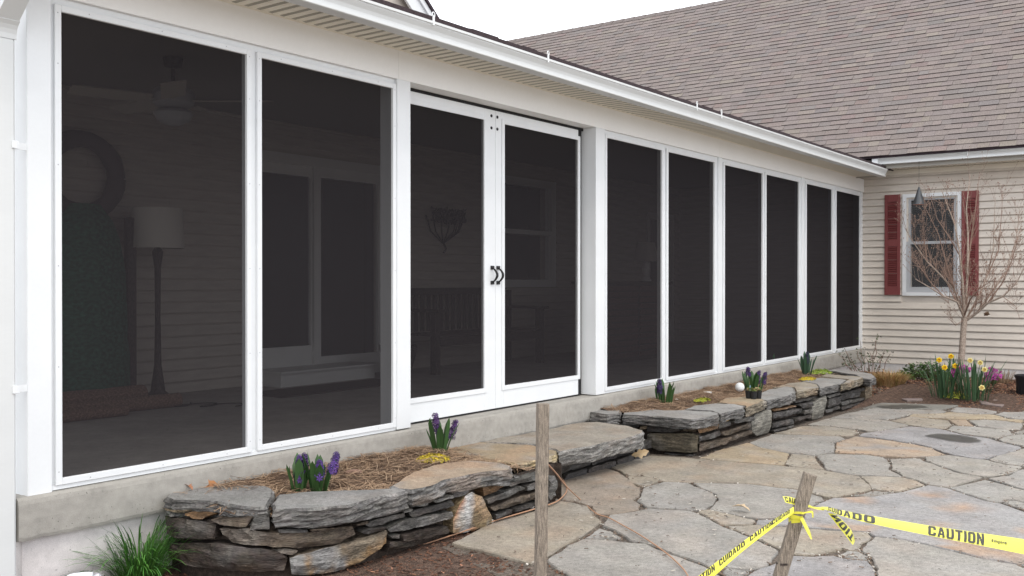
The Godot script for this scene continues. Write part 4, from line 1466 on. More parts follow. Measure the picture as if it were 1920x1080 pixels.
func build_planters() -> void:
	var pn := [2.92,.06, 2.912,.093, 2.9,.139, 2.889,.194, 2.885,.25, 2.889,.309, 2.897,.372, 2.911,.438, 2.93,.5, 2.954,.561, 2.983,.621, 3.018,.678, 3.06,.73, 3.109,.776, 3.164,.817, 3.225,.853, 3.29,.885, 3.36,.912, 3.434,.933, 3.514,.951, 3.6,.965, 3.689,.975, 3.782,.982, 3.884,.986, 4,.99, 4.134,.994, 4.281,.997, 4.438,1, 4.6,1, 4.783,1, 4.984,.998, 5.168,.994, 5.3,.985, 5.361,.975, 5.374,.963, 5.364,.942, 5.36,.9, 5.364,.823, 5.364,.72, 5.361,.619, 5.36,.55]
	var pf := [7.17,.06, 7.26,.55, 7.335,.955, 7.36,.968, 8.5,.985, 10.2,.995, 12,1, 12.06,.97, 12.1,.1]
	var flat := func(l: Array) -> Array:
		return l
	var cfg := [
		["low dry laid slate planter with a rounded end nearest the corner post", Vector3(4, 0, 0.5), pn, [
	["t", [.027,.271, .249,.279, .233,.264, .035,.256]],
	["o", [.245,.273, .4,.271, .381,.254, .249,.258]],
	["b", [.406,.259, .648,.279, .621,.231, .503,.234]],
	["g", [.653,.279, .727,.293, .737,.217, .627,.219]],
	["m", [.035,.228, .323,.251, .456,.237, .456,.166, .33,.146, .081,.137]],
	["b", [.461,.221, .616,.229, .717,.208, .924,.193, 1.157,.195, 1.178,.148, 1.064,.113, .872,.114, .717,.138, .539,.145]],
	["d", [.763,.222, .919,.206, .914,.194, .773,.2]],
	["b", [.922,.209, 1.059,.207, 1.036,.192, .924,.195]],
	["m", [.121,.106, .455,.15, .594,.137, .752,.123, .821,.074, .803,.016, .648,.006, .279,.012, .107,.028]],
	["b", [.742,.129, .882,.105, .841,.088, .717,.109]],
	["r", [.821,.08, .924,.096, 1.096,.114, 1.262,.126, 1.365,.137, 1.365,.065, 1.219,.008, 1.108,-.025, 1.013,-.028, .831,-.012]],
	["b", [1.163,.202, 1.252,.204, 1.246,.186, 1.178,.186]],
	["g", [1.262,.2, 1.344,.208, 1.507,.198, 1.499,.177, 1.344,.161, 1.262,.161, 1.223,.184]],
	["d", [1.182,.156, 1.242,.167, 1.365,.154, 1.365,.14, 1.242,.132]],
	["g", [1.499,.168, 1.874,.142, 1.86,.099, 1.628,.095, 1.383,.114, 1.361,.141]],
	["d", [1.515,.199, 1.865,.206, 1.905,.163, 1.704,.161, 1.539,.164]],
	["g", [1.511,.248, 1.555,.257, 1.666,.229, 1.658,.208, 1.523,.223]],
	["g", [1.666,.238, 1.86,.237, 1.86,.219, 1.704,.214]],
	["g", [1.523,.283, 1.559,.277, 1.555,.26, 1.515,.25]],
	["g", [1.457,.221, 1.543,.22, 1.531,.205, 1.468,.205]],
	["d", [1.86,.243, 2.021,.237, 1.974,.211, 1.883,.209]],
	["m", [1.457,.092, 1.816,.075, 1.829,.028, 1.595,.035, 1.465,.051]],
	["g", [1.372,.105, 1.465,.096, 1.453,.073, 1.397,.078]],
	["m", [1.376,.077, 1.465,.059, 1.591,.039, 1.591,.004, 1.465,.017, 1.368,.012]],
	["B", [2.036,.225, 2.127,.178, 2.182,.094, 2.218,.037, 2.212,.006, 2.127,-.005, 1.993,-.005, 1.86,.016, 1.865,.093, 1.924,.175, 1.974,.211]],
	["o", [2.118,.245, 2.337,.234, 2.369,.209, 2.269,.185, 2.147,.172]],
	["g", [2.374,.209, 2.688,.223, 2.778,.215, 2.778,.185, 2.516,.182, 2.406,.184]],
	["g", [2.157,.157, 2.316,.174, 2.516,.175, 2.538,.148, 2.363,.127, 2.182,.119]],
	["d", [2.55,.169, 2.676,.181, 2.803,.174, 2.803,.12, 2.664,.127, 2.555,.135]],
	["b", [2.192,.104, 2.417,.111, 2.664,.113, 2.803,.106, 2.803,.062, 2.664,.06, 2.417,.063, 2.223,.073]],
	["g", [2.815,.185, 2.891,.183, 2.905,.105, 2.872,.039, 2.815,.029]],
	["d", [2.223,.061, 2.417,.053, 2.417,.024, 2.238,.023]],
	["g", [2.423,.252, 2.488,.248, 2.477,.227, 2.433,.231]],
	["m", [1.232,.12, 1.351,.06, 1.242,.015, 1.172,.006]],
	["d", [2.428,.054, 2.664,.05, 2.803,.048, 2.803,.024, 2.635,.025, 2.428,.025]]], [
	["c1", .32, .095, [2.913,.106, 2.998,.03, 3.119,.038, 3.263,.095, 3.422,.262, 3.398,.389, 3.283,.519, 3.165,.626, 3.094,.704, 3.056,.671, 3.018,.564, 3.011,.399, 2.94,.284, 2.901,.192]],
	["c2", .318, .1, [3.323,.493, 3.427,.546, 3.592,.702, 3.679,.774, 3.825,.924, 3.785,1.004, 3.698,.997, 3.55,.985, 3.37,.983, 3.281,.922, 3.168,.845, 3.077,.761, 3.154,.655]],
	["o1", .322, .085, [3.806,.84, 4.19,.659, 4.378,.634, 4.52,.622, 4.649,.735, 4.707,.902, 4.668,1.024, 4.571,1.089, 4.451,1.035, 4.306,.998, 4.109,.985, 3.956,1.018, 3.797,1.008, 3.771,.928]]]],
		["long dry laid slate planter between the door step and the house wall", Vector3(9.6, 0, 0.5), pf, [
	["L", [.459,.144, .855,.176, .904,.157, .9,.016, .796,.003, .557,.003, .463,.041]],
	["d", [.468,.217, .75,.226, .75,.182, .608,.159, .459,.162]],
	["t", [.397,.203, .473,.213, .459,.18, .402,.176]],
	["d", [.191,.222, .402,.226, .392,.189, .201,.19]],
	["b", [.759,.222, .89,.231, .886,.182, .768,.183]],
	["o", [.89,.235, 1.252,.225, 1.252,.175, .908,.175]],
	["d", [.914,.153, 1.314,.154, 1.325,.107, .914,.1]],
	["b", [.914,.091, 1.506,.08, 1.945,.083, 1.945,.039, 1.284,.026, .909,.025]],
	["b", [1.335,.138, 1.944,.156, 1.944,.098, 1.463,.09, 1.335,.11]],
	["g", [1.262,.238, 1.505,.22, 1.516,.172, 1.273,.168]],
	["g", [1.527,.227, 1.828,.226, 1.991,.199, 1.944,.165, 1.527,.189]],
	["y", [1.283,.258, 1.462,.238, 1.441,.218, 1.304,.224]],
	["s", [2.027,.22, 2.402,.225, 2.428,.181, 2.403,.058, 2.351,.009, 2.063,.01, 1.956,.062, 1.944,.156]],
	["o", [2.441,.215, 3.017,.198, 3.017,.182, 2.454,.194]],
	["d", [2.441,.185, 3.193,.158, 3.193,.104, 2.587,.118, 2.442,.124]],
	["d", [2.416,.092, 2.946,.078, 2.961,.018, 2.429,.035]],
	["d", [2.961,.076, 3.435,.068, 3.435,.029, 2.975,.038]],
	["g", [3.208,.13, 3.466,.119, 3.435,.073, 3.223,.085]],
	["d", [3.061,.199, 3.465,.197, 3.481,.14, 3.208,.146]],
	["s", [3.512,.181, 3.899,.223, 3.933,.197, 3.883,.088, 3.817,-.013, 3.482,-.004, 3.481,.101]],
	["d", [3.95,.172, 4.349,.164, 4.385,.083, 3.95,.075]],
	["g", [3.917,.056, 4.368,.067, 4.386,.018, 3.933,.019]],
	["d", [4.349,.169, 5.106,.149, 5.106,.093, 4.385,.107]],
	["g", [4.403,.099, 5.247,.067, 5.268,.033, 4.737,.042, 4.422,.05]],
	["d", [4.404,.046, 4.813,.035, 5.227,.025, 5.228,-.001, 4.813,-.002, 4.404,.004]],
	["t", [5.308,.194, 5.559,.172, 5.56,.044, 5.455,-.004, 5.289,.025]],
	["d", [4.367,.191, 5.247,.186, 5.247,.142, 4.421,.163]],
	["g", [3.932,.208, 4.385,.208, 4.385,.172, 3.983,.175]],
	["d", [3.046,.227, 3.434,.222, 3.832,.229, 3.465,.208, 3.075,.208]],
	["d", [2.442,.023, 2.961,.013, 2.961,-.008, 2.442,-.003]],
	["d", [.566,-.006, .8,-.005, .891,.002, .877,-.017, .659,-.021]]], [
	["g1", .31, .085, [7.172,-.072, 7.348,-.078, 7.428,.029, 7.342,.215, 7.156,.313, 7.031,.257, 7.065,.077]],
	["g2", .31, .085, [7.226,.293, 7.54,.422, 7.669,.655, 7.748,.879, 7.694,.978, 7.534,1.042, 7.355,1.015, 7.168,.973, 7.141,.833, 7.164,.6, 7.138,.345]],
	["g3", .312, .075, [7.714,.622, 8.004,.577, 8.263,.665, 8.298,.843, 8.247,.967, 8.067,1.034, 7.707,1.021, 7.589,1.031, 7.761,.863]],
	["y1", .315, .085, [8.326,.657, 8.724,.562, 8.876,.692, 8.882,.846, 8.757,.961, 8.489,1.008, 8.088,1.04, 8.258,.957, 8.294,.813]],
	["g4", .31, .09, [8.959,.733, 9.686,.603, 10.054,.663, 9.995,.76, 9.571,.941, 9.161,1.004, 8.759,.965]],
	["t4", .305, .07, [9.902,.557, 10.486,.516, 10.789,.63, 10.582,.835, 10.21,.97, 9.864,.934, 9.571,.947, 10.092,.724]],
	["g5", .31, .08, [10.745,.554, 11.238,.596, 11.242,.812, 11.13,.97, 10.678,1.044, 10.379,1.01, 10.058,1.017, 10.51,.819]],
	["t5", .315, .075, [11.322,.579, 11.696,.521, 11.625,.876, 11.499,1.031, 11.214,1.064, 10.785,1.079, 10.564,1.064, 11.203,.947]],
	["g6", .31, .085, [12.192,.379, 12.463,.364, 12.385,.638, 12.157,.935, 11.706,1.117, 11.407,1.137, 11.483,1.03, 11.828,.838]]]]]
	var sd := 100.0
	for c in cfg:
		var t := thing("stone_planter", c[0], "stone planter", c[1], "slate planters along the porch")
		var path := Path2.new(c[2])
		# dark core behind the stones
		var poly := PackedVector2Array()
		for i in path.p.size():
			poly.append(path.p[i] - path.n[i] * 0.075)
		poly[0].y = 0.06
		poly[poly.size() - 1].y = 0.06
		var g := Geo.new()
		var H := 0.235
		for i in poly.size() - 1:
			g.quad(Vector3(poly[i].x, -0.1, poly[i].y), Vector3(poly[i + 1].x, -0.1, poly[i + 1].y), Vector3(poly[i + 1].x, H, poly[i + 1].y), Vector3(poly[i].x, H, poly[i].y), Vector3(path.n[i].x, 0, path.n[i].y))
		var ix := Geometry2D.triangulate_polygon(poly)
		for k in range(0, ix.size(), 3):
			g.tri(Vector3(poly[ix[k]].x, H, poly[ix[k]].y), Vector3(poly[ix[k + 1]].x, H, poly[ix[k + 1]].y), Vector3(poly[ix[k + 2]].x, H, poly[ix[k + 2]].y), Vector3.UP)
		obj("earth_core", g, mats.core, t)
		for s in c[3]:
			wall_stone("wall_stone", t, path, s[1], s[0], sd)
			sd += 1.0
		for s in c[4]:
			var k: String = s[0].left(1)
			var tone: Color = TONE[k]
			slab("cap_stone", t, s[3], s[1], s[2], 0.016, 0.045, tone * (1.0 + 0.1 * wob.get_noise_1d(sd)), 0.5 if k in ["o", "y", "t"] else 0.08, sd * 1.3, mats.cap, Color(0.12, 0.115, 0.11) if k in ["c", "g", "d", "o"] else Color(0.16, 0.135, 0.1), 0.003, 0.006)
			sd += 1.0
		# bed of pine straw
		var near: bool = c[1].x < 5
		var b := Geo.new()
		var x0: float = 3.0 if near else 7.25
		var x1: float = 5.25 if near else 12.0
		var st := 0.05
		var hy := func(x: float, z: float) -> float: return 0.262 + 0.05 * smoothstep(0.75, 0.05, z) + 0.03 * wob.get_noise_2d(x * 2.4, z * 3.0) - (0.07 * smoothstep(4.85, 5.2, x) if near else 0.0)
		var x := x0
		while x < x1:
			var z := 0.057
			while z < 0.9:
				if Geometry2D.is_point_in_polygon(Vector2(x + st / 2, z + st / 2), poly):
					b.quad(Vector3(x, hy.call(x, z), z), Vector3(x + st, hy.call(x + st, z), z), Vector3(x + st, hy.call(x + st, z + st), z + st), Vector3(x, hy.call(x, z + st), z + st), Vector3.UP)
				z += st
			x += st
		stuff(obj("straw_bed", b, mats.straw_bed, t))
		var bl := Geo.new()
		var q := []
		for k in 5:
			q.append(Vector3((k - 2) * 0.034, 0.005 * sin(k * 0.9), 0.0022 * (k - 2) * (k - 2)))
		for k in 4:
			bl.quad(q[k] + Vector3(0, 0, -.0017), q[k] + Vector3(0, 0, .0017), q[k + 1] + Vector3(0, 0, .0017), q[k + 1] + Vector3(0, 0, -.0017), Vector3.UP)
		var ts := []
		var cs := []
		var tones := [Color(0.37, 0.25, 0.16), Color(0.29, 0.19, 0.12), Color(0.44, 0.315, 0.21), Color(0.17, 0.105, 0.07), Color(0.09, 0.06, 0.045)]
		for k in (5200 if near else 8000):
			var px := rng.randf_range(x0, x1)
			var pz := rng.randf_range(0.06, 0.9)
			if not Geometry2D.is_point_in_polygon(Vector2(px, pz), poly):
				continue
			ts.append(Transform3D(Basis.from_euler(Vector3(rng.randf_range(-.4, .4), rng.randf() * TAU, rng.randf_range(-.3, .3))).scaled(Vector3.ONE * rng.randf_range(0.5, 1.2)), Vector3(px, hy.call(px, pz) + rng.randf_range(0.0, 0.016), pz)))
			var dk := wob.get_noise_2d(px * 4, pz * 5)
			cs.append(tones[rng.randi() % 3] if dk > -0.15 or rng.randf() < 0.5 else tones[3 + rng.randi() % 2])
		swarm("pine_straw", bl.mesh(), mats.bits, ts, cs, t)
	# door step
	var s := thing("door_step", "broad natural stone step of two slabs before the screen doors", "step", Vector3(5.8, 0, 0.4))
	for c in [
	["o2", .245, .085, [5.342,-.094, 5.572,.018, 5.668,.227, 5.709,.437, 5.628,.701, 5.484,.789, 5.292,.799, 5.128,.803, 5.052,.764, 5.069,.661, 5.06,.553, 5.075,.376, 5.107,.18]],
	["g7", .245, .11, [5.581,.031, 6.241,.058, 6.943,.063, 7.022,.168, 6.943,.523, 6.838,.72, 6.69,.797, 6.537,.812, 6.217,.803, 5.881,.783, 5.597,.731, 5.671,.649, 5.728,.424, 5.689,.215]]]:
		var k: String = c[0].left(1)
		slab("step_slab", s, c[3], c[1], c[2], 0.013, 0.05, Color(0.31, 0.245, 0.165) if k == "o" else Color(0.29, 0.26, 0.22), 0.45 if k == "o" else 0.2, sd, mats.cap, Color(0.3, 0.24, 0.14) if k == "o" else Color(0.17, 0.162, 0.15), 0.002, 0.006)
		sd += 1.0
	var rp := Path2.new([5.3, 0.62, 6.2, 0.625, 7.25, 0.63])
	var u := 0.05
	while u < 1.85:
		var w := rng.randf_range(0.18, 0.42)
		wall_stone("riser_stone", s, rp, [u, 0.045, u + w - .01, 0.05, u + w, 0.12, u + 0.01, 0.118], "d", sd)
		wall_stone("riser_stone", s, rp, [u - .05, -0.03, u + w - .08, -0.03, u + w - .07, 0.042, u - 0.04, 0.04], "d", sd + 0.5)
		sd += 1.0
		u += w
	var cg := Geo.new()
	cg.box(Vector3(5.2, -0.1, 0.06), Vector3(7.12, 0.13, 0.56))
	obj("rubble_core", cg, mats.core, s)


# ---------------------------------------------------------------- things in the porch, behind the screens
func build_porch_contents() -> void:
	var F := 0.437
	# ceiling fan
	var t := thing("ceiling_fan", "pale ceiling fan with bowl light hanging in the porch", "ceiling fan", Vector3(4.06, 3.0, -1.5))
	var c := Vector3(4.06, 0, -1.5)
	var g := Geo.new()
	g.lathe(c, [Vector2(0.0, 3.0), Vector2(0.07, 3.0), Vector2(0.06, 2.94), Vector2(0.014, 2.93), Vector2(0.014, 2.8), Vector2(0.05, 2.79)], 16)
	obj("downrod", g, mats.dark_wood, t)
	g = Geo.new()
	g.lathe(c, [Vector2(0.02, 2.8), Vector2(0.13, 2.78), Vector2(0.15, 2.74), Vector2(0.14, 2.68), Vector2(0.09, 2.64)], 20)
	obj("motor", g, mats.sash, t)
	g = Geo.new()
	g.lathe(c, [Vector2(0.12, 2.63), Vector2(0.135, 2.61), Vector2(0.11, 2.56), Vector2(0.05, 2.53), Vector2(0.0, 2.525)], 20)
	obj("bowl_light", g, mats.sash, t)
	for k in 5:
		g = Geo.new()
		var a := k * TAU / 5 + 0.35
		var b := Basis(Vector3.UP, a) * Basis(Vector3.RIGHT, 0.2)
		g.obox(Transform3D(b, c + Vector3(0, 2.7, 0) + b.x * 0.42), Vector3(0.52, 0.008, 0.16))
		g.obox(Transform3D(b, c + Vector3(0, 2.7, 0) + b.x * 0.15), Vector3(0.12, 0.012, 0.04))
		obj("blade", g, mats.shade, t)
	# floor lamp
	t = thing("floor_lamp", "tall dark floor lamp with a white drum shade in the porch", "floor lamp", Vector3(4.72, F, -2.7))
	c = Vector3(4.72, 0, -2.7)
	g = Geo.new()
	g.lathe(c, [Vector2(0.0, F), Vector2(0.13, F), Vector2(0.13, F + 0.02), Vector2(0.06, F + 0.08), Vector2(0.03, F + 0.3), Vector2(0.022, F + 0.7), Vector2(0.026, F + 1.1), Vector2(0.045, F + 1.24), Vector2(0.02, F + 1.28)], 16)
	obj("stem", g, mats.dark_wood, t)
	g = Geo.new()
	g.lathe(c, [Vector2(0.215, F + 1.27), Vector2(0.2, F + 1.6)], 24)
	obj("lamp_shade", g, mats.lamp_cloth, t)
	g = Geo.new()
	var pts := []
	for k in 30:
		var a := k * 0.5
		pts.append(Vector3(4.62 + k * 0.009 + 0.13 * cos(a), F + 0.008, -2.3 + k * 0.014 + 0.07 * sin(a)))
	g.tube(pts, Array(range(30).map(func(_i): return 0.0045)), 5)
	tag(obj("power_cord", g, mats.rubber), "black power cord looped on the porch floor by the lamp", "cord")
	# rolled carpets
	var spec := [[0.085, F + 0.085, -2.5, 2.5, 4.45, 0.0], [0.055, F + 0.055, -2.28, 2.45, 4.6, 0.05], [0.04, F + 0.04, -2.1, 2.5, 4.05, 0.02]]
	var names := ["thick brown carpet roll farthest from the screen beside the floor lamp", "brown carpet roll lying between the thick roll and the thin one", "thinnest brown carpet roll closest to the porch screen"]
	for k in 3:
		var s: Array = spec[k]
		g = Geo.new()
		g.tube([Vector3(s[3], s[1], s[2] - s[5]), Vector3(s[4], s[1], s[2] + s[5])], [s[0], s[0]], 18)
		tag(obj("carpet_roll", g, mats.carpet), names[k], "carpet roll", "rolled carpets on the porch floor")
	# tall covered object, wreath
	g = Geo.new()
	for k in 12:
		var y0 := F + 1.6 * k / 12.0
		var y1 := F + 1.6 * (k + 1) / 12.0
		var r := func(y: float, a: float) -> Vector3:
			var f: float = (y - F) / 1.6
			var w := 0.3 - 0.05 * f - 0.16 * pow(f, 8.0) + 0.02 * wob.get_noise_3d(cos(a) * 2, y * 2, sin(a) * 2)
			return Vector3(4.1 + cos(a) * w * 1.2, y, -2.72 + sin(a) * w * 0.8)
		for j in 20:
			var a := TAU * j / 20
			var b := TAU * (j + 1) / 20
			g.quad(r.call(y0, a), r.call(y0, b), r.call(y1, b), r.call(y1, a), Vector3(cos(a), 0, sin(a)))
	tag(obj("covered_grill", g, mats.green_cloth), "tall object under a dark green cloth cover by the porch wall", "grill cover")
	g = Geo.new()
	g.cbox(Vector3(4.46, F, -2.78), Vector3(4.54, 1.95, -2.72), 0.004)
	tag(obj("umbrella_pole", g, mats.dark_wood), "dark upright pole standing beside the green covered object", "pole")
	g = Geo.new()
	pts = []
	var rad := []
	for k in 25:
		var a := TAU * k / 24
		pts.append(Vector3(4.2 + cos(a) * 0.3, 2.28 + sin(a) * 0.3, -2.95))
		rad.append(0.075 + 0.015 * wob.get_noise_1d(k * 3.0))
	g.tube(pts, rad, 8)
	tag(obj("wreath", g, mats.wreath), "dark round wreath hanging on the porch wall over the green cover", "wreath")
	# mat and platform
	g = Geo.new()
	g.box(Vector3(5.45, F, -2.5), Vector3(7.05, F + 0.012, -2.0))
	tag(obj("door_mat", g, mats.mat_cloth), "dark rectangular mat on the porch floor before the sliding door", "mat")
	t = thing("wooden_step", "white box step below the sliding glass door in the porch", "step", Vector3(6.4, F, -2.8))
	g = Geo.new()
	g.box(Vector3(5.97, F + 0.001, -3.02), Vector3(7.2, F + 0.13, -2.64))
	obj("riser", g, mats.trim, t)
	g = Geo.new()
	g.box(Vector3(5.94, F + 0.131, -3.02), Vector3(7.23, F + 0.15, -2.6))
	obj("tread", g, mats.trim, t)
	g = Geo.new()
	var pq := Vector3(7.35, F, -2.45)
	g.lathe(pq, [Vector2(0, 0), Vector2(0.16, 0.0), Vector2(0.27, 0.3), Vector2(0.27, 0.33), Vector2(0.24, 0.33), Vector2(0.22, 0.28), Vector2(0, 0.27)], 4)
	tag(obj("square_planter", g, mats.dark_wood), "dark flared square planter standing right of the white box step", "planter")
	# basket on the wall
	t = thing("wall_basket", "dark half round wire basket planter hanging on the porch wall", "basket", Vector3(8.7, 1.9, -3.0))
	g = Geo.new()
	for k in 9:
		var a := k * PI / 8
		g.tube([Vector3(8.7 + cos(a) * 0.3, 2.2, -3.0 + sin(a) * 0.22), Vector3(8.7 + cos(a) * 0.22, 2.02, -3.0 + sin(a) * 0.16), Vector3(8.7, 1.88, -3.0)], [.008, .008, .008], 5)
	obj("wire_frame", g, mats.iron, t)
	g = Geo.new()
	for k in 160:
		var a := rng.randf() * PI
		var r := rng.randf() * 0.3
		g.obox(Transform3D(Basis.from_euler(Vector3(rng.randf() * 3, rng.randf() * 3, rng.randf() * 3)), Vector3(8.7 + cos(a) * r, 2.12 + rng.randf() * 0.16, -2.98 + sin(a) * r * 0.7)), Vector3(0.07, 0.003, 0.03))
	stuff(obj("dry_foliage", g, mats.wreath, t))
	g = Geo.new()
	g.tube([Vector3(8.7, 1.88, -2.99), Vector3(8.72, 1.82, -2.97), Vector3(8.68, 1.77, -2.97)], [.012, .01, .012], 6)
	obj("scroll_hook", g, mats.iron, t)
	# bench
	t = thing("bench", "dark slatted wooden bench with arms against the porch wall", "bench", Vector3(8.8, F, -2.6))
	for x in [7.82, 9.76]:
		for z in [-2.35, -2.85]:
			g = Geo.new()
			g.cbox(Vector3(x - 0.04, F, z - 0.04), Vector3(x + 0.04, 1.1 if z > -2.5 else 1.33, z + 0.04), 0.004)
			obj("leg", g, mats.dark_wood, t)
		g = Geo.new()
		g.cbox(Vector3(x - 0.06, 1.1, -2.9), Vector3(x + 0.06, 1.135, -2.25), 0.006)
		obj("arm", g, mats.dark_wood, t)
	for k in 5:
		g = Geo.new()
		g.cbox(Vector3(7.86, 0.84, -2.82 + k * 0.1), Vector3(9.72, 0.865, -2.735 + k * 0.1), 0.004)
		obj("seat_slat", g, mats.dark_wood, t)
	g = Geo.new()
	g.cbox(Vector3(7.86, 0.74, -2.33), Vector3(9.72, 0.835, -2.305), 0.003)
	obj("apron", g, mats.dark_wood, t)
	g = Geo.new()
	g.cbox(Vector3(7.86, 1.28, -2.87), Vector3(9.72, 1.36, -2.83), 0.004)
	obj("top_rail", g, mats.dark_wood, t)
	for k in 17:
		g = Geo.new()
		g.cbox(Vector3(7.93 + k * 0.107, 0.87, -2.865), Vector3(7.99 + k * 0.107, 1.28, -2.845), 0.003)
		obj("back_slat", g, mats.dark_wood, t)
	# red umbrella, cabinet and table lamp
	g = Geo.new()
	g.tube([Vector3(11.3, F, -2.7), Vector3(11.32, 0.7, -2.75), Vector3(11.36, 1.2, -2.82), Vector3(11.4, 1.5, -2.9)], [0.02, 0.07, 0.05, 0.015], 8)
	tag(obj("folded_umbrella", g, mats.red_wood), "folded dark red umbrella leaning on the porch wall", "umbrella")
	t = thing("slatted_cabinet", "dark reddish slatted cabinet standing in the porch", "cabinet", Vector3(10.6, F, -1.7))
	g = Geo.new()
	g.box(Vector3(9.95, F, -1.95), Vector3(11.5, 1.4, -1.52))
	obj("carcass", g, mats.dark_wood, t)
	g = Geo.new()
	g.cbox(Vector3(9.9, 1.4, -2.0), Vector3(11.55, 1.44, -1.46), 0.004)
	obj("top", g, mats.dark_wood, t)
	for k in 12:
		for x in [[9.98, 10.7], [10.76, 11.47]]:
			g = Geo.new()
			g.obox(Transform3D(Basis(Vector3.RIGHT, 0.4), Vector3((x[0] + x[1]) / 2, F + 0.09 + k * 0.075, -1.51)), Vector3(x[1] - x[0], 0.06, 0.012))
			obj("slat", g, mats.red_wood, t)
	t = thing("table_lamp", "small white shaded lamp on the slatted cabinet", "lamp", Vector3(11.35, 1.44, -1.75))
	c = Vector3(11.35, 0, -1.75)
	g = Geo.new()
	g.lathe(c, [Vector2(0, 1.441), Vector2(0.07, 1.441), Vector2(0.07, 1.46), Vector2(0.03, 1.5), Vector2(0.06, 1.6), Vector2(0.02, 1.72)], 14)
	obj("base", g, mats.trim, t)
	g = Geo.new()
	g.lathe(c, [Vector2(0.17, 1.7), Vector2(0.12, 1.95)], 18)
	obj("lamp_shade", g, mats.shade, t)


# ---------------------------------------------------------------- plants
# one strap leaf, folded along its middle; bends outwards towards the tip
func strap(at: Vector3, az: float, length: float, width: float, lean: float, curl: float, col: Color) -> Geo:
	var g := Geo.new()
	var out := Vector3(cos(az), 0, sin(az))
	var side := Vector3(-sin(az), 0, cos(az))
	var p := at
	var a := lean
	var rows := []
	var seg := 7
	for k in seg + 1:
		var f := float(k) / seg
		var w := width * 0.5 * (0.75 + 0.5 * f) * sqrt(maxf(0.0, 1.0 - pow(f, 4.0)))
		var d := out * sin(a) + Vector3.UP * cos(a)
		var nn := out * cos(a) - Vector3.UP * sin(a)
		rows.append([p - side * w - nn * w * -0.35, p, p + side * w - nn * w * -0.35, -nn])
		p += d * length / seg
		a += curl / seg * (0.4 + f * 1.2)
	for k in seg:
		var c0 := col * lerpf(0.75, 1.05, float(k) / seg)
		var c1 := col * lerpf(0.75, 1.05, float(k + 1) / seg)
		for s in 2:
			var A: Vector3 = rows[k][s]
			var B: Vector3 = rows[k][s + 1]
			var C: Vector3 = rows[k + 1][s + 1]
			var D: Vector3 = rows[k + 1][s]
			var nA: Vector3 = rows[k][3] + side * (s * 2 - 1) * 0.3
			var nB: Vector3 = rows[k + 1][3] + side * (s * 2 - 1) * 0.3
			g.tri3(A, B, C, nA.normalized(), nA.normalized(), nB.normalized(), c0, c0, c1)
			g.tri3(A, C, D, nA.normalized(), nB.normalized(), nB.normalized(), c0, c1, c1)
	return g


func star(g: Geo, at: Vector3, d: Vector3, r: float, petals: int, back: float, col: Color, width := 0.45) -> void:
	var u := d.cross(Vector3(0.31, 0.8, 0.52)).normalized()
	var w := d.cross(u).normalized()
	for k in petals:
		var a := TAU * k / petals + at.x * 31.0
		var e := u * cos(a) + w * sin(a)
		var s := (-u * sin(a) + w * cos(a)) * r * width
		var m := at + e * r * 0.55 + d * r * 0.12
		var tip := at + e * r + d * r * back
		g.tri(at, m + s, m - s, d, col * 0.8)
		g.tri(m + s, tip, m - s, d, col)


func hyacinth(label: String, at: Vector3, h: float, leaves: int, spikes: Array, col: Color, green: Color, spread := 0.05) -> void:
	var t := thing("hyacinth", label, "flower", at, "hyacinths in the slate planters")
	for k in leaves:
		var az := TAU * k / leaves + rng.randf_range(-.4, .4)
		var p := at + Vector3(cos(az), 0, sin(az)) * rng.randf_range(0.2, 1.0) * spread - Vector3(0, 0.015, 0)
		obj("leaf", strap(p, az, h * rng.randf_range(0.75, 1.15), rng.randf_range(0.032, 0.05), rng.randf_range(0.05, 0.25), rng.randf_range(0.1, 0.6), green * rng.randf_range(0.8, 1.25)), mats.leaf, t)
	for s in spikes:
		var g := Geo.new()
		var b := at + Vector3(s[0], 0, s[1])
		var ln := Vector3(s[3], 1, s[4]).normalized()
		g.tube([b, b + ln * s[2] * 0.9], [0.006, 0.004], 6, green * 1.2)
		obj("stalk", g, mats.leaf, t)
		g = Geo.new()
		var u := ln.cross(Vector3.RIGHT).normalized()
		var w := ln.cross(u)
		var len: float = s[5]
		var n := int(len * 330)
		for k in n:
			var f := float(k) / n
			var a := k * 2.4
			var d: Vector3 = (u * cos(a) + w * sin(a) + ln * (0.1 + 0.9 * f * f)).normalized()
			var c: Vector3 = b + ln * (s[2] - len + len * f) + d * rng.randf_range(0.016, 0.034) * (1.15 - 0.6 * f)
			star(g, c, d, rng.randf_range(0.015, 0.022), 6, -0.2, col * rng.randf_range(0.45, 1.6), 0.22)
			g.tri(b + ln * (s[2] - len + len * f), c + u * 0.004, c - u * 0.004, d, col * 0.6)
		stuff(obj("flower_spike", g, mats.petal, t))


# a low cushion of tiny shoots
func cushion(called: String, label: String, category: String, at: Vector3, rx: float, rz: float, h: float, count: int, cols: Array, group := "") -> void:
	var g := Geo.new()
	for k in count:
		var a := rng.randf() * TAU
		var r := sqrt(rng.randf())
		var clump := 0.7 + 0.5 * wob.get_noise_2d(at.x * 9 + cos(a) * r * 5, at.z * 7 + sin(a) * r * 5)
		var p := at + Vector3(cos(a) * r * rx, h * clump * (1.0 - 0.7 * r * r) * rng.randf_range(0.55, 1.0), sin(a) * r * rz)
		star(g, p, (Vector3(cos(a) * r, 1.0, sin(a) * r) + Vector3(rng.randf_range(-.5, .5), 0, rng.randf_range(-.5, .5))).normalized(), rng.randf_range(0.006, 0.012), 5, 0.5, cols[rng.randi() % cols.size()] * rng.randf_range(0.75, 1.15))
	var t := thing(called, label, category, at, group)
	stuff(obj("foliage", g, mats.petal, t))


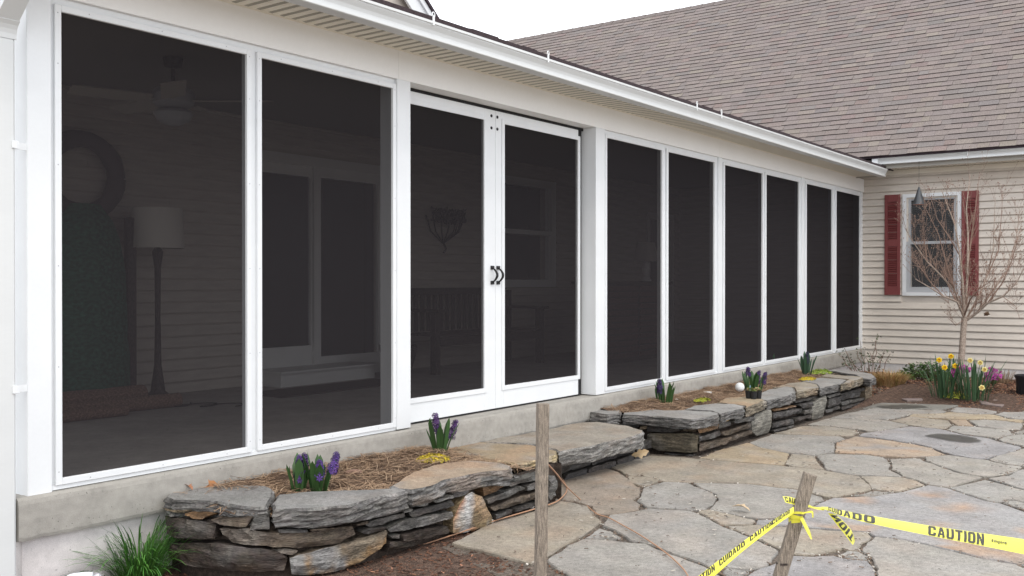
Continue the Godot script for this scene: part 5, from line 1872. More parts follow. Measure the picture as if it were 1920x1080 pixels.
func blades(at: Vector3, n: int, r: float, h: float, width: float, droop: float, cols: Array, lean := 0.35) -> Geo:
	var all := Geo.new()
	for k in n:
		var az := rng.randf() * TAU
		var p := at + Vector3(cos(az), 0, sin(az)) * r * sqrt(rng.randf())
		var b := strap(p, az + rng.randf_range(-.6, .6), h * rng.randf_range(0.55, 1.1), width, rng.randf_range(0.0, lean), rng.randf_range(0.2, 1.0) * droop, cols[rng.randi() % cols.size()] * rng.randf_range(0.7, 1.2))
		all.v.append_array(b.v)
		all.n.append_array(b.n)
		all.c.append_array(b.c)
	return all


func build_plants() -> void:
	var gr := Color(0.045, 0.1, 0.032)
	var gb := Color(0.05, 0.105, 0.06)
	var vio := Color(0.06, 0.027, 0.125)
	var y := 0.285
	hyacinth("purple hyacinth with a broad leaf, left of the pair on the nearer planter", Vector3(3.547, .28, .412), 0.2, 8, [[0.0, 0.0, 0.19, 0.02, 0.0, 0.13], [0.035, -0.02, 0.19, 0.12, 0.0, 0.1]], vio, gr, 0.035)
	hyacinth("purple hyacinth beside its twin, the one nearer the straw mound", Vector3(3.617, .28, .484), 0.215, 10, [[-0.01, 0.02, 0.165, 0.0, 0.0, 0.09], [0.035, 0.02, 0.2, 0.34, 0.1, 0.1]], Color(0.085, 0.04, 0.2), gr, 0.035)
	hyacinth("tall dark purple hyacinth with two spikes rising from yellow sedum", Vector3(4.918, .27, .233), 0.26, 8, [[-0.02, 0.0, 0.27, -0.1, 0.0, 0.12], [0.03, 0.0, 0.23, 0.4, 0.2, 0.12]], Color(0.075, 0.03, 0.13), gr, 0.035)
	hyacinth("leafy hyacinth with one nearly black spike at the planter end by the door", Vector3(8.107, .29, .227), 0.22, 14, [[-0.07, 0.0, 0.23, -0.1, 0.0, 0.12]], Color(0.04, 0.02, 0.09), gr, 0.075)
	hyacinth("purple hyacinth clump behind the small black plastic pots", Vector3(9.622, .29, .466), 0.21, 13, [[-0.1, 0.0, 0.25, -0.12, 0.0, 0.08], [0.04, 0.02, 0.2, 0.1, 0.1, 0.12], [0.1, 0.05, 0.19, 0.35, 0.1, 0.12]], vio, gr, 0.08)
	hyacinth("sparse hyacinth with a drooping maroon flower against the white sill", Vector3(11.354, .3, -.089), 0.26, 8, [[-0.06, 0.0, 0.22, -0.75, 0.1, 0.07], [0.0, 0.02, 0.15, 0.25, 0.0, 0.06]], Color(0.09, 0.02, 0.05), gb, 0.06)
	hyacinth("hyacinth with a slate blue spike beside lime green sedum", Vector3(11.57, .3, .317), 0.27, 10, [[0.03, 0.0, 0.27, 0.12, 0.0, 0.13]], Color(0.045, 0.05, 0.085), gb, 0.06)
	var yl := [Color(0.62, 0.47, 0.03), Color(0.72, 0.56, 0.05), Color(0.5, 0.42, 0.05)]
	var lg := [Color(0.4, 0.42, 0.05), Color(0.3, 0.36, 0.05), Color(0.5, 0.48, 0.06)]
	var sg := "sedum cushions in the beds"
	cushion("sedum", "bright yellow sedum around the tall dark hyacinth on the nearer planter", "sedum", Vector3(4.653, .285, .404), 0.115, 0.1, 0.05, 420, yl, sg)
	cushion("sedum", "small yellow sedum in the straw near the orange cap stone", "sedum", Vector3(8.431, .3, .456), 0.13, 0.06, 0.035, 200, lg, sg)
	cushion("sedum", "orange yellow sedum below the slate blue hyacinth", "sedum", Vector3(10.914, .31, .579), 0.16, 0.08, 0.04, 260, yl, sg)
	cushion("sedum", "lime green sedum mound toward the far end of the long planter", "sedum", Vector3(11.815, .3, .415), 0.2, 0.13, 0.08, 420, [Color(0.25, 0.36, 0.05), Color(0.33, 0.42, 0.07)], sg)
	cushion("sedum", "yellow green sedum at the foot of the daffodils", "sedum", Vector3(12.679, .02, 1.784), 0.2, 0.15, 0.09, 420, lg, sg)
	cushion("sedum", "flat yellow sedum mat in the mulch by the black tub", "sedum", Vector3(13.396, .04, 2.181), 0.28, 0.2, 0.04, 420, lg, sg)
	# chive like tuft at the corner
	var t := thing("grass_tuft", "green chive like grass tuft at the foot of the porch corner", "grass tuft", Vector3(2.806, -.09, .096))
	stuff(obj("blades", blades(Vector3(2.785, -.08, .092), 420, 0.1, 0.4, 0.0048, 2.3, [Color(0.075, 0.22, 0.035), Color(0.11, 0.27, 0.05), Color(0.06, 0.165, 0.04)], 0.75), mats.leaf, t))
	# dry ornamental grass
	t = thing("dry_grass_clump", "straw coloured ornamental grass clump beside the planter's far end", "ornamental grass", Vector3(13.304, .02, .828))
	stuff(obj("blades", blades(Vector3(13.304, .02, .828), 900, 0.17, 0.26, 0.005, 2.2, [Color(0.46, 0.27, 0.12), Color(0.58, 0.38, 0.2), Color(0.34, 0.27, 0.09)]), mats.leaf, t))
	t = thing("dry_grass_clump", "withered brown grass tuft behind the magenta flowers", "ornamental grass", Vector3(14.225, .06, 2.025))
	stuff(obj("blades", blades(Vector3(14.225, .06, 2.025), 140, 0.12, 0.22, 0.005, 1.2, [Color(0.36, 0.24, 0.15), Color(0.28, 0.19, 0.12)]), mats.leaf, t))
	# low green shrub by the wall
	t = thing("low_shrub", "low leafy green shrub against the house foundation", "shrub", Vector3(14.154, .05, 1.07))
	var c: Vector3 = Vector3(14.154, .05, 1.07)
	var g := Geo.new()
	for k in 900:
		var a := rng.randf() * TAU
		var r := sqrt(rng.randf())
		var hh := (0.26 * (1.0 - 0.6 * r * r) + 0.07 * wob.get_noise_2d(cos(a) * r * 3 + 5, sin(a) * r * 3)) * rng.randf_range(0.35, 1.0)
		star(g, c + Vector3(cos(a) * r * 0.34, hh, sin(a) * r * 0.4), Vector3(rng.randf_range(-.7, .7), 1, rng.randf_range(-.7, .7)).normalized(), rng.randf_range(0.014, 0.028), 4, 0.4, Color(0.085, 0.16, 0.045) * rng.randf_range(0.55, 1.3))
	stuff(obj("leaves", g, mats.leaf, t))
	g = Geo.new()
	for k in 14:
		var a := rng.randf() * TAU
		g.tube([c, c + Vector3(cos(a) * 0.15, 0.12, sin(a) * 0.18), c + Vector3(cos(a) * 0.28, 0.24, sin(a) * 0.3)], [0.005, 0.004, 0.003], 5)
	stuff(obj("stems", g, mats.twig, t))
	# daffodils
	var cl := [["daffodil clump with four yellow blooms in front of the bare tree", Vector3(12.566, .03, 1.682), [Vector3(12.294, .5, 1.676), Vector3(12.432, .54, 1.776), Vector3(12.172, .424, 1.763), Vector3(12.301, .439, 1.852)], Color(0.8, 0.58, 0.02), 42, 0.52], ["grey green daffodil clump with pale blooms beside the bare tree", Vector3(12.484, .03, 2.019), [Vector3(12.289, .412, 2.171), Vector3(12.352, .506, 2.004), Vector3(12.106, .219, 2.178), Vector3(12.532, .472, 2.078)], Color(0.75, 0.68, 0.3), 60, 0.53]]
	for s in cl:
		var at: Vector3 = s[1]
		t = thing("daffodil_clump", s[0], "daffodils", at, "daffodil clumps under the tree")
		for k in s[4]:
			var az := rng.randf() * TAU
			var p := at + Vector3(cos(az), 0, sin(az)) * 0.16 * sqrt(rng.randf())
			obj("leaf", strap(p, az, s[5] * rng.randf_range(0.6, 1.05), 0.017, rng.randf_range(0.0, 0.42), rng.randf_range(0.0, 0.55), Color(0.065, 0.13, 0.062) * rng.randf_range(0.65, 1.2)), mats.leaf, t)
		for f in s[2]:
			g = Geo.new()
			var to: Vector3 = (Vector3(0, 1.2, 4.5) - f).normalized()
			var b := at + Vector3(rng.randf_range(-.05, .05), 0, rng.randf_range(-.05, .05))
			g.tube([b, b.lerp(f, 0.6) + Vector3(0, 0.03, 0), f + Vector3(0, 0.015, 0) - to * 0.02, f], [0.004, 0.004, 0.0035, 0.003], 5, Color(0.08, 0.15, 0.06))
			obj("stalk", g, mats.leaf, t)
			g = Geo.new()
			star(g, f, to, 0.036, 6, 0.1, s[3], 0.5)
			var u: Vector3 = to.cross(Vector3.UP).normalized()
			var w: Vector3 = u.cross(to)
			for k in 10:
				var a := TAU * k / 10
				var a2 := TAU * (k + 1) / 10
				var e: Vector3 = u * cos(a) + w * sin(a)
				var e2: Vector3 = u * cos(a2) + w * sin(a2)
				g.quad(f + e * 0.011, f + e2 * 0.011, f + e2 * 0.018 + to * 0.026, f + e * 0.018 + to * 0.026, e, s[3] * Color(1.0, 0.75, 0.4))
			obj("bloom", g, mats.petal, t)
	var mg := Color(0.36, 0.05, 0.25)
	for s in [["magenta blooms left of the tree trunk among daffodil leaves", Vector3(12.855, .04, 1.746), [Vector3(12.557, .327, 1.779), Vector3(12.7, .383, 1.802), Vector3(12.573, .366, 1.799)]], ["magenta blooms just right of the tree trunk", Vector3(13.054, .04, 1.82), [Vector3(12.85, .387, 1.837), Vector3(12.765, .357, 1.891), Vector3(12.838, .348, 1.821)]], ["magenta flowering plant at the outer side of the pale daffodils", Vector3(13.962, .05, 1.957), [Vector3(13.163, .339, 2.09), Vector3(13.061, .282, 2.121), Vector3(13.084, .263, 2.152), Vector3(13.033, .269, 2.084), Vector3(13.026, .243, 2.073), Vector3(13.183, .312, 2.116), Vector3(13.1, .295, 2.173), Vector3(13.123, .279, 2.037)]]]:
		var at: Vector3 = s[1]
		t = thing("magenta_flower", s[0], "flower", at, "magenta flowers under the tree")
		stuff(obj("leaves", blades(at, 14, 0.05, 0.16, 0.014, 0.8, [Color(0.06, 0.12, 0.04), Color(0.16, 0.05, 0.05)]), mats.leaf, t))
		for f in s[2]:
			g = Geo.new()
			g.tube([at, at.lerp(f, 0.5) + Vector3(0.01, 0.02, 0), f], [0.003, 0.003, 0.003], 5, Color(0.12, 0.13, 0.06))
			for k in 9:
				star(g, f + Vector3(rng.randf_range(-.03, .03), rng.randf_range(-.03, .03), rng.randf_range(-.03, .03)), Vector3(rng.randf_range(-1, 0), 0.5, rng.randf_range(-.3, 1)).normalized(), 0.022, 5, 0.1, mg * rng.randf_range(0.6, 1.3))
			obj("bloom", g, mats.petal, t)
	# thin shrub in the corner by the porch
	t = thing("rose_bush", "thin leggy bush with few leaves in the corner by the porch", "bush", Vector3(13.6, 0.06, 0.45))
	g = Geo.new()
	var lf := Geo.new()
	for s in [[1582, 655, 12.6], [1571, 665, 12.5], [1590, 672, 12.4], [1612, 640, 13.0], [1606, 660, 12.9], [1640, 640, 13.2], [1645, 632, 13.2], [1632, 660, 13.1], [1660, 658, 13.0], [1672, 664, 13.0], [1625, 670, 12.8], [1652, 668, 12.9], [1600, 680, 12.6], [1578, 680, 12.4]]:
		var rel: Vector3 = Vector3(0.8018, -0.0055, -0.5976) + Vector3(0.5976, 0, 0.8018) * ((s[0] - 960.0) / 1820.0) - Vector3(0.0044, 1.0, -0.0033) * ((s[1] - 540.0) / 1820.0)
		var tip: Vector3 = Vector3(0, 1.42, 4.5) + rel * s[2]
		var b := Vector3(lerpf(13.7, tip.x, 0.35), 0.05, lerpf(0.45, tip.z, 0.4))
		var pts := [b]
		for k in range(1, 6):
			pts.append(b.lerp(tip, k / 5.0) + Vector3(rng.randf_range(-.02, .02), 0.04 * sin(k * 0.6), rng.randf_range(-.02, .02)))
		g.tube(pts, [.006, .006, .005, .005, .004, .003], 5)
		for k in 13:
			var q: Vector3 = pts[2 + k % 4] + Vector3(rng.randf_range(-.05, .05), rng.randf_range(-.03, .05), rng.randf_range(-.05, .05))
			star(lf, q, Vector3(rng.randf_range(-1, 1), 0.8, rng.randf_range(-1, 1)).normalized(), rng.randf_range(0.012, 0.024), 3, 0.3, Color(0.06, 0.085, 0.035) * rng.randf_range(0.6, 1.4))
	stuff(obj("stems", g, mats.twig, t))
	stuff(obj("leaves", lf, mats.leaf, t))


# ---------------------------------------------------------------- tree
func grow(g: Geo, buds: Geo, from: Vector3, dir: Vector3, len: float, r: float, depth: int) -> void:
	var pts := [from]
	var rad := [r]
	var d := dir.normalized()
	var n := 4
	for k in n:
		d = (d + Vector3(rng.randf_range(-.16, .16), rng.randf_range(0.0, 0.16), rng.randf_range(-.16, .16))).normalized()
		pts.append(pts[k] + d * len / n)
		rad.append(lerpf(r, r * 0.5, (k + 1.0) / n))
	g.tube(pts, rad, 5, Color.WHITE, false)
	if depth <= 0:
		buds.obox(Transform3D(Basis.from_euler(Vector3(rng.randf(), rng.randf(), rng.randf())), pts[n]), Vector3(0.007, 0.014, 0.007))
		return
	for k in 3:
		var i := 1 + rng.randi() % n
		var a := rng.randf() * TAU
		var s := (d + Vector3(cos(a), rng.randf_range(-.25, .5), sin(a)) * rng.randf_range(0.5, 1.1)).normalized()
		grow(g, buds, pts[i], s, len * rng.randf_range(0.4, 0.7), maxf(0.0017, r * 0.55), depth - 1)


func build_tree() -> void:
	var foot: Vector3 = Vector3(13.46, .067, 1.654)
	foot.y = 0.04
	var t := thing("bare_tree", "small leafless tree with upright pinkish twigs before the house window", "tree", foot)
	var fork: Vector3 = Vector3(13.501, .967, 1.701)
	var g := Geo.new()
	g.tube([foot - Vector3(0, 0.1, 0), foot, Vector3(13.474, .39, 1.67), Vector3(13.487, .665, 1.685), fork], [0.055, 0.045, 0.04, 0.038, 0.036], 12)
	obj("trunk", g, mats.bark, t)
	var tw := Geo.new()
	var buds := Geo.new()
	var limbs := [
		[[Vector3(13.501, .967, 1.701), Vector3(13.341, 1.175, 1.651), Vector3(13.133, 1.244, 1.539), Vector3(12.926, 1.353, 1.428), Vector3(12.706, 1.467, 1.298)], .017],
		[[Vector3(13.501, .994, 1.701), Vector3(13.482, 1.317, 1.589), Vector3(13.421, 1.531, 1.421), Vector3(13.323, 1.697, 1.287), Vector3(13.296, 2.013, 1.082), Vector3(13.263, 2.132, 1.037)], .016],
		[[Vector3(13.425, 1.524, 1.427), Vector3(13.323, 1.697, 1.287), Vector3(13.303, 1.974, 1.259), Vector3(13.288, 2.355, 1.235)], .01],
		[[Vector3(13.482, 1.317, 1.589), Vector3(13.373, 1.626, 1.522), Vector3(13.309, 2.038, 1.433), Vector3(13.196, 2.43, 1.277)], .011],
		[[Vector3(13.472, 1.763, 1.654), Vector3(13.284, 1.999, 1.567), Vector3(13.191, 2.238, 1.44), Vector3(13.147, 2.496, 1.379)], .009],
		[[Vector3(13.501, .967, 1.701), Vector3(13.437, 1.42, 1.694), Vector3(13.36, 1.829, 1.671), Vector3(13.325, 2.169, 1.621), Vector3(13.225, 2.612, 1.483)], .019],
		[[Vector3(13.501, 1.008, 1.701), Vector3(13.636, 1.489, 1.71), Vector3(13.643, 2.043, 1.714), Vector3(13.632, 2.389, 1.696), Vector3(13.663, 2.832, 1.733)], .02],
		[[Vector3(13.637, 1.628, 1.709), Vector3(13.672, 2.043, 1.753), Vector3(13.698, 2.32, 1.785), Vector3(13.733, 2.818, 1.828)], .012],
		[[Vector3(13.517, .939, 1.723), Vector3(13.491, 1.038, 1.854), Vector3(13.464, 1.163, 1.983), Vector3(13.356, 1.247, 2.173), Vector3(13.345, 1.407, 2.324), Vector3(13.413, 1.618, 2.413)], .02],
		[[Vector3(13.517, .953, 1.723), Vector3(13.827, 1.211, 1.801), Vector3(14.004, 1.49, 1.869), Vector3(14.056, 1.842, 1.935), Vector3(14.186, 2.554, 1.936)], .016],
		[[Vector3(13.491, 1.038, 1.854), Vector3(13.834, 1.316, 1.977), Vector3(13.943, 1.593, 2.12), Vector3(14.126, 1.978, 2.195), Vector3(14.157, 2.362, 2.233)], .014],
		[[Vector3(14.004, 1.49, 1.869), Vector3(14.098, 1.842, 1.992), Vector3(14.125, 2.334, 2.024), Vector3(14.135, 2.602, 2.034)], .009],
		[[Vector3(13.464, 1.163, 1.983), Vector3(13.467, 1.42, 2.153), Vector3(13.438, 1.752, 2.278), Vector3(13.499, 2.151, 2.357)], .01],
		[[Vector3(13.501, .994, 1.701), Vector3(13.118, 1.221, 1.853), Vector3(12.972, 1.355, 1.991), Vector3(12.877, 1.484, 2.198)], .012],
		[[Vector3(13.493, 1.077, 1.689), Vector3(13.858, 1.207, 1.508), Vector3(14.116, 1.42, 1.351), Vector3(14.287, 1.641, 1.243)], .012],
		[[Vector3(13.356, 1.247, 2.173), Vector3(13.344, 1.123, 2.325), Vector3(13.371, .972, 2.363)], .005],
		[[Vector3(13.493, .939, 1.69), Vector3(13.22, .879, 1.659), Vector3(13.045, .991, 1.591)], .005],
		[[Vector3(13.133, 1.244, 1.539), Vector3(13.033, 1.42, 1.403), Vector3(12.953, 1.623, 1.294), Vector3(12.884, 1.643, 1.201)], .008]]
	for l in limbs:
		var p: Array = l[0]
		var rad := []
		g = Geo.new()
		for k in p.size():
			rad.append(lerpf(l[1], maxf(0.002, l[1] * 0.22), float(k) / (p.size() - 1)))
		g.tube(p, rad, 7)
		obj("limb", g, mats.bark if l[1] > 0.012 else mats.twig, t)
		for k in range(1, p.size()):
			for j in 3:
				var q: Vector3 = p[k - 1].lerp(p[k], rng.randf())
				var d: Vector3 = (p[k] - p[k - 1]).normalized()
				var a := rng.randf() * TAU
				grow(tw, buds, q, d * 0.7 + Vector3(cos(a) * 0.6, 0.75, sin(a) * 0.6), rng.randf_range(0.12, 0.34), rad[k] * 0.3 + 0.0012, 2 if rng.randf() < 0.5 else 1)
	stuff(obj("twigs", tw, mats.twig, t))
	stuff(obj("buds", buds, mats.twig, t))
	g = Geo.new()
	var dl: Vector3 = Vector3(13.459, 1.028, 1.978)
	for k in 7:
		star(g, dl + Vector3(rng.randf_range(-.02, .02), rng.randf_range(-.02, .02), rng.randf_range(-.02, .02)), Vector3(rng.randf_range(-1, 1), 0.3, rng.randf_range(-1, 1)).normalized(), 0.03, 4, 0.5, Color(0.12, 0.07, 0.04))
	obj("dead_leaf", g, mats.leaf, t)


# ---------------------------------------------------------------- stakes, tape, twine and small things
# a strip between two edges
func strip(top: Array, bottom: Array, fold := 0.0) -> Geo:
	var g := Geo.new()
	for i in top.size() - 1:
		var n := 4
		for k in n:
			var q := []
			for w in [[i, k], [i + 1, k], [i + 1, k + 1], [i, k + 1]]:
				var f: float = w[1] / float(n)
				var a: Vector3 = top[w[0]]
				var b: Vector3 = bottom[w[0]]
				q.append(a.lerp(b, f) + Vector3(-0.8, 0.3, 0.6) * fold * sin(f * PI))
			g.quad(q[0], q[1], q[2], q[3], Vector3(-0.8, 0.6, 0.6))
	return g


func smooth_line(p: Array, n: int) -> Array:
	var c := Curve3D.new()
	for i in p.size():
		var d: Vector3 = (p[mini(i + 1, p.size() - 1)] - p[maxi(i - 1, 0)]) / 6.0
		c.add_point(p[i], -d, d)
	var out := []
	for k in n + 1:
		out.append(c.sample(mini(int(float(k) / n * (p.size() - 1)), p.size() - 2), fposmod(float(k) / n * (p.size() - 1), 1.0) if k < n else 1.0))
	return out


# heavy condensed block letters, each a few plates in a unit cell (x right, y down)
const BLOCK := {
	"C": [[0, .1, .34, .9], [.1, 0, .9, .17], [.1, .83, .9, 1], [.66, .08, 1, .36], [.66, .64, 1, .92]],
	"U": [[0, 0, .34, .9], [.66, 0, 1, .9], [.1, .83, .9, 1]],
	"I": [[0, 0, 1, 1]],
	"D": [[0, 0, .34, 1], [.34, 0, .88, .17], [.34, .83, .88, 1], [.66, .09, 1, .91]],
	"A": [[.3, 0, .7, .16], [.22, .16, .5, .4], [.5, .16, .78, .4], [.14, .4, .42, .62], [.58, .4, .86, .62], [.1, .62, .9, .76], [.04, .76, .33, 1], [.67, .76, .96, 1]],
	"O": [[0, .1, .34, .9], [.66, .1, 1, .9], [.1, 0, .9, .17], [.1, .83, .9, 1]],
	"T": [[0, 0, 1, .18], [.33, .18, .67, 1]],
	"N": [[0, 0, .32, 1], [.68, 0, 1, 1], [.32, .12, .45, .5], [.43, .3, .57, .7], [.55, .5, .68, .88]]}


# letters laid on a strip between u0..u1 of its length and v0..v1 of its width
func letters(top: Array, bottom: Array, text: String, u0: float, u1: float, v0: float, v1: float, fold := 0.0) -> Geo:
	var put := func(x: float, y: float) -> Vector3:
		var u := lerpf(u0, u1, x) * (top.size() - 1)
		var w := lerpf(v0, v1, y)
		var i := clampi(int(u), 0, top.size() - 2)
		var s: Vector3 = top[i].lerp(top[i + 1], u - i)
		var b: Vector3 = bottom[i].lerp(bottom[i + 1], u - i)
		var nr: Vector3 = (top[i + 1] - top[i]).cross(bottom[i] - top[i]).normalized()
		if nr.dot(Vector3(-0.8, 0.6, 0.6)) < 0.0:
			nr = -nr
		return s.lerp(b, w) + Vector3(-0.8, 0.3, 0.6) * fold * sin(w * PI) + nr * 0.0012
	var g := Geo.new()
	if not BLOCK.has(text[1]):
		# small print
		var tm := TextMesh.new()
		var f := SystemFont.new()
		f.font_names = PackedStringArray(["Droid Sans"])
		f.font_weight = 700
		tm.font = f
		tm.text = text
		tm.font_size = 64
		tm.depth = 0.0
		var a := tm.get_mesh_arrays()
		var v: PackedVector3Array = a[Mesh.ARRAY_VERTEX]
		var ix: PackedInt32Array = a[Mesh.ARRAY_INDEX] if a[Mesh.ARRAY_INDEX] != null else PackedInt32Array(range(v.size()))
		var lo := v[0]
		var hi := v[0]
		for p in v:
			lo = lo.min(p)
			hi = hi.max(p)
		for t in range(0, ix.size(), 3):
			var q := []
			for k in 3:
				var p := v[ix[t + k]]
				q.append(put.call((p.x - lo.x) / (hi.x - lo.x), (hi.y - p.y) / (hi.y - lo.y)))
			g.tri(q[0], q[1], q[2], Vector3(-0.8, 0.6, 0.6))
		return g
	var total := 0.0
	for c in text:
		total += 0.52 if c == "I" else 1.2
	total -= 0.2
	var x := 0.0
	for c in text:
		var wd := 0.34 if c == "I" else 1.0
		for r in BLOCK[c]:
			var n := 3
			for k in n:
				var ya: float = lerpf(r[1], r[3], k / float(n))
				var yb: float = lerpf(r[1], r[3], (k + 1) / float(n))
				var xa: float = (x + r[0] * wd) / total
				var xb: float = (x + r[2] * wd) / total
				g.quad(put.call(xa, ya), put.call(xb, ya), put.call(xb, yb), put.call(xa, yb), Vector3(-0.8, 0.6, 0.6))
		x += 0.52 if c == "I" else 1.2
	return g


func stake(called: String, label: String, top: Vector3, low: Vector3, w: float, jag: float, turn: float) -> Node3D:
	var t := thing(called, label, "wooden stake", low)
	var d := (top - low).normalized()
	var side := Vector3(0.5976, 0, 0.8018).rotated(Vector3.UP, turn)
	side = (side - d * side.dot(d)).normalized()
	var b := Basis(side, d, side.cross(d))
	var g := Geo.new()
	var len := top.distance_to(low)
	var n := 24
	var cor := [Vector2(-1, -1), Vector2(1, -1), Vector2(1, 1), Vector2(-1, 1)]
	var rings := []
	for k in n + 1:
		var r := []
		for c in 8:
			var e := c / 2
			var q: Vector2 = cor[e].lerp(cor[(e + (1 if c % 2 else 3)) % 4], 0.08) * w * 0.5
			q *= 1.0 + 0.035 * wob.get_noise_3d(k * 0.5, e * 3.0, turn * 9.0)
			var yy := len * k / n
			if k == n:
				yy += jag * wob.get_noise_2d(c * 5.3, turn * 11.0)
			r.append(low + b * Vector3(q.x, yy, q.y))
		rings.append(r)
	for k in n:
		for c in 8:
			var c2 := (c + 1) % 8
			var m: Vector3 = (rings[k][c] + rings[k][c2]) * 0.5 - (low + d * len * k / n)
			g.quad(rings[k][c], rings[k][c2], rings[k + 1][c2], rings[k + 1][c], m)
	for c in 8:
		g.tri(top, rings[n][c], rings[n][(c + 1) % 8], d)
	obj("post", g, mats.stake, t)
	return t


func build_small_things() -> void:
	var s1 := stake("wooden_stake", "upright square grey wooden stake in front of the planter", Vector3(3.199, .934, 2.27), Vector3(3.187, -.048, 2.263), 0.044, 0.002, 0.25)
	var top2: Vector3 = Vector3(3.938, .633, 3.097)
	var low2: Vector3 = Vector3(3.81, -.074, 2.932)
	var s2 := stake("wooden_stake", "leaning weathered stake wrapped with yellow caution tape", top2, low2, 0.05, 0.03, -0.15)
	for s in [s1, s2]:
		s.set_meta("group", "wooden stakes on the patio")
	var g := Geo.new()
	var d2 := (top2 - low2).normalized()
	var wp: Vector3 = Vector3(3.871, .26, 3.01)
	var cb := Basis(Vector3(0.5976, 0, 0.8018), d2, Vector3(0.5976, 0, 0.8018).cross(d2)).orthonormalized()
	for k in 3:
		var pts := []
		for j in 13:
			var a := TAU * j / 12
			var sq := maxf(absf(cos(a)), absf(sin(a)))
			pts.append(wp + cb * Vector3(cos(a) / sq * 0.0265, k * 0.003 + 0.003 * sin(a), sin(a) / sq * 0.0265))
		g.tube(pts, Array(range(13).map(func(_i): return 0.0012)), 4)
	obj("wire_wrap", g, mats.dark_wood, s2)
	# tape
	var t := thing("caution_tape", "yellow caution tape with black lettering tied to the leaning stake", "caution tape", Vector3(3.857, .476, 3.073))
	var ta := smooth_line([Vector3(3.965, .497, 3.135), Vector3(3.976, .497, 3.166), Vector3(3.987, .489, 3.215), Vector3(3.994, .481, 3.341), Vector3(3.91, .495, 3.563), Vector3(3.802, .52, 3.753), Vector3(3.682, .548, 3.926), Vector3(3.485, .593, 4.164)], 42)
	var tb := smooth_line([Vector3(3.945, .493, 3.141), Vector3(3.946, .489, 3.176), Vector3(3.937, .477, 3.231), Vector3(3.932, .464, 3.359), Vector3(3.836, .475, 3.581), Vector3(3.715, .497, 3.77), Vector3(3.593, .519, 3.94), Vector3(3.392, .557, 4.173)], 42)
	obj("ribbon", strip(ta, tb, 0.004), mats.tape, t)
	var at_x := func(line: Array, px: float) -> float:
		for i in line.size():
			var r: Vector3 = line[i] - Vector3(0, 1.42, 4.5)
			var x := 960.0 + 1820.0 * r.dot(Vector3(0.5976, 0, 0.8018)) / r.dot(Vector3(0.8018, -0.0055, -0.5976))
			if x > px:
				return float(i) / (line.size() - 1)
		return 1.0
	for w in [["CUIDADO", 1551, 1640, 0.05, 0.96], ["CAUTION", 1737, 1832, 0.05, 0.96], ["Empire", 1849, 1884, 0.36, 0.66], ["CUIDADO", 1909, 2010, 0.05, 0.96]]:
		obj("lettering", letters(ta, tb, "CAUTION" if w[1] == 1909 else w[0], at_x.call(ta, w[1]), at_x.call(ta, w[2]), w[3], w[4], 0.004), mats.ink, t)
	var la := smooth_line([Vector3(3.867, .504, 3.054), Vector3(3.834, .48, 3.026), Vector3(3.777, .444, 2.983), Vector3(3.669, .37, 2.906), Vector3(3.57, .302, 2.841), Vector3(3.441, .224, 2.769), Vector3(3.27, .122, 2.674)], 36)
	var lb := smooth_line([Vector3(3.848, .478, 3.061), Vector3(3.805, .459, 3.037), Vector3(3.748, .419, 2.995), Vector3(3.642, .34, 2.92), Vector3(3.545, .265, 2.858), Vector3(3.416, .177, 2.786), Vector3(3.247, .066, 2.694)], 36)
	obj("ribbon", strip(la, lb, 0.006), mats.tape, t)
	la.reverse()
	lb.reverse()
	for w in [["CUIDADO", 1446, 1480], ["CAUTION", 1399, 1442], ["CUIDADO", 1343, 1391], ["CAUTION", 1283, 1334], ["CUIDADO", 1215, 1270]]:
		obj("lettering", letters(la, lb, w[0], at_x.call(la, w[1]), at_x.call(la, w[2]), 0.02, 0.56, 0.006), mats.ink, t)
	# wraps and loose ends
	var band := Geo.new()
	var kp: Vector3 = Vector3(3.902, .457, 3.05)
	for k in 4:
		var n := 16
		for j in n:
			var q := []
			for w in [[j, 0.0], [j + 1, 0.0], [j + 1, 1.0], [j, 1.0]]:
				var a: float = TAU * w[0] / n
				var sq := maxf(absf(cos(a)), absf(sin(a)))
				var rr := (0.0275 + k * 0.0012) / lerpf(sq, 1.0, 0.35)
				q.append(kp + cb * Vector3(cos(a) * rr, (w[1] - 0.5) * (0.016 if k < 2 else 0.01) + (k - 1.5) * 0.008 - 0.010 * cos(a + k * 0.5) * (1 if k % 2 else -0.4), sin(a) * rr))
			band.quad(q[0], q[1], q[2], q[3], q[0] - kp)
	obj("wrap", band, mats.tape, t)
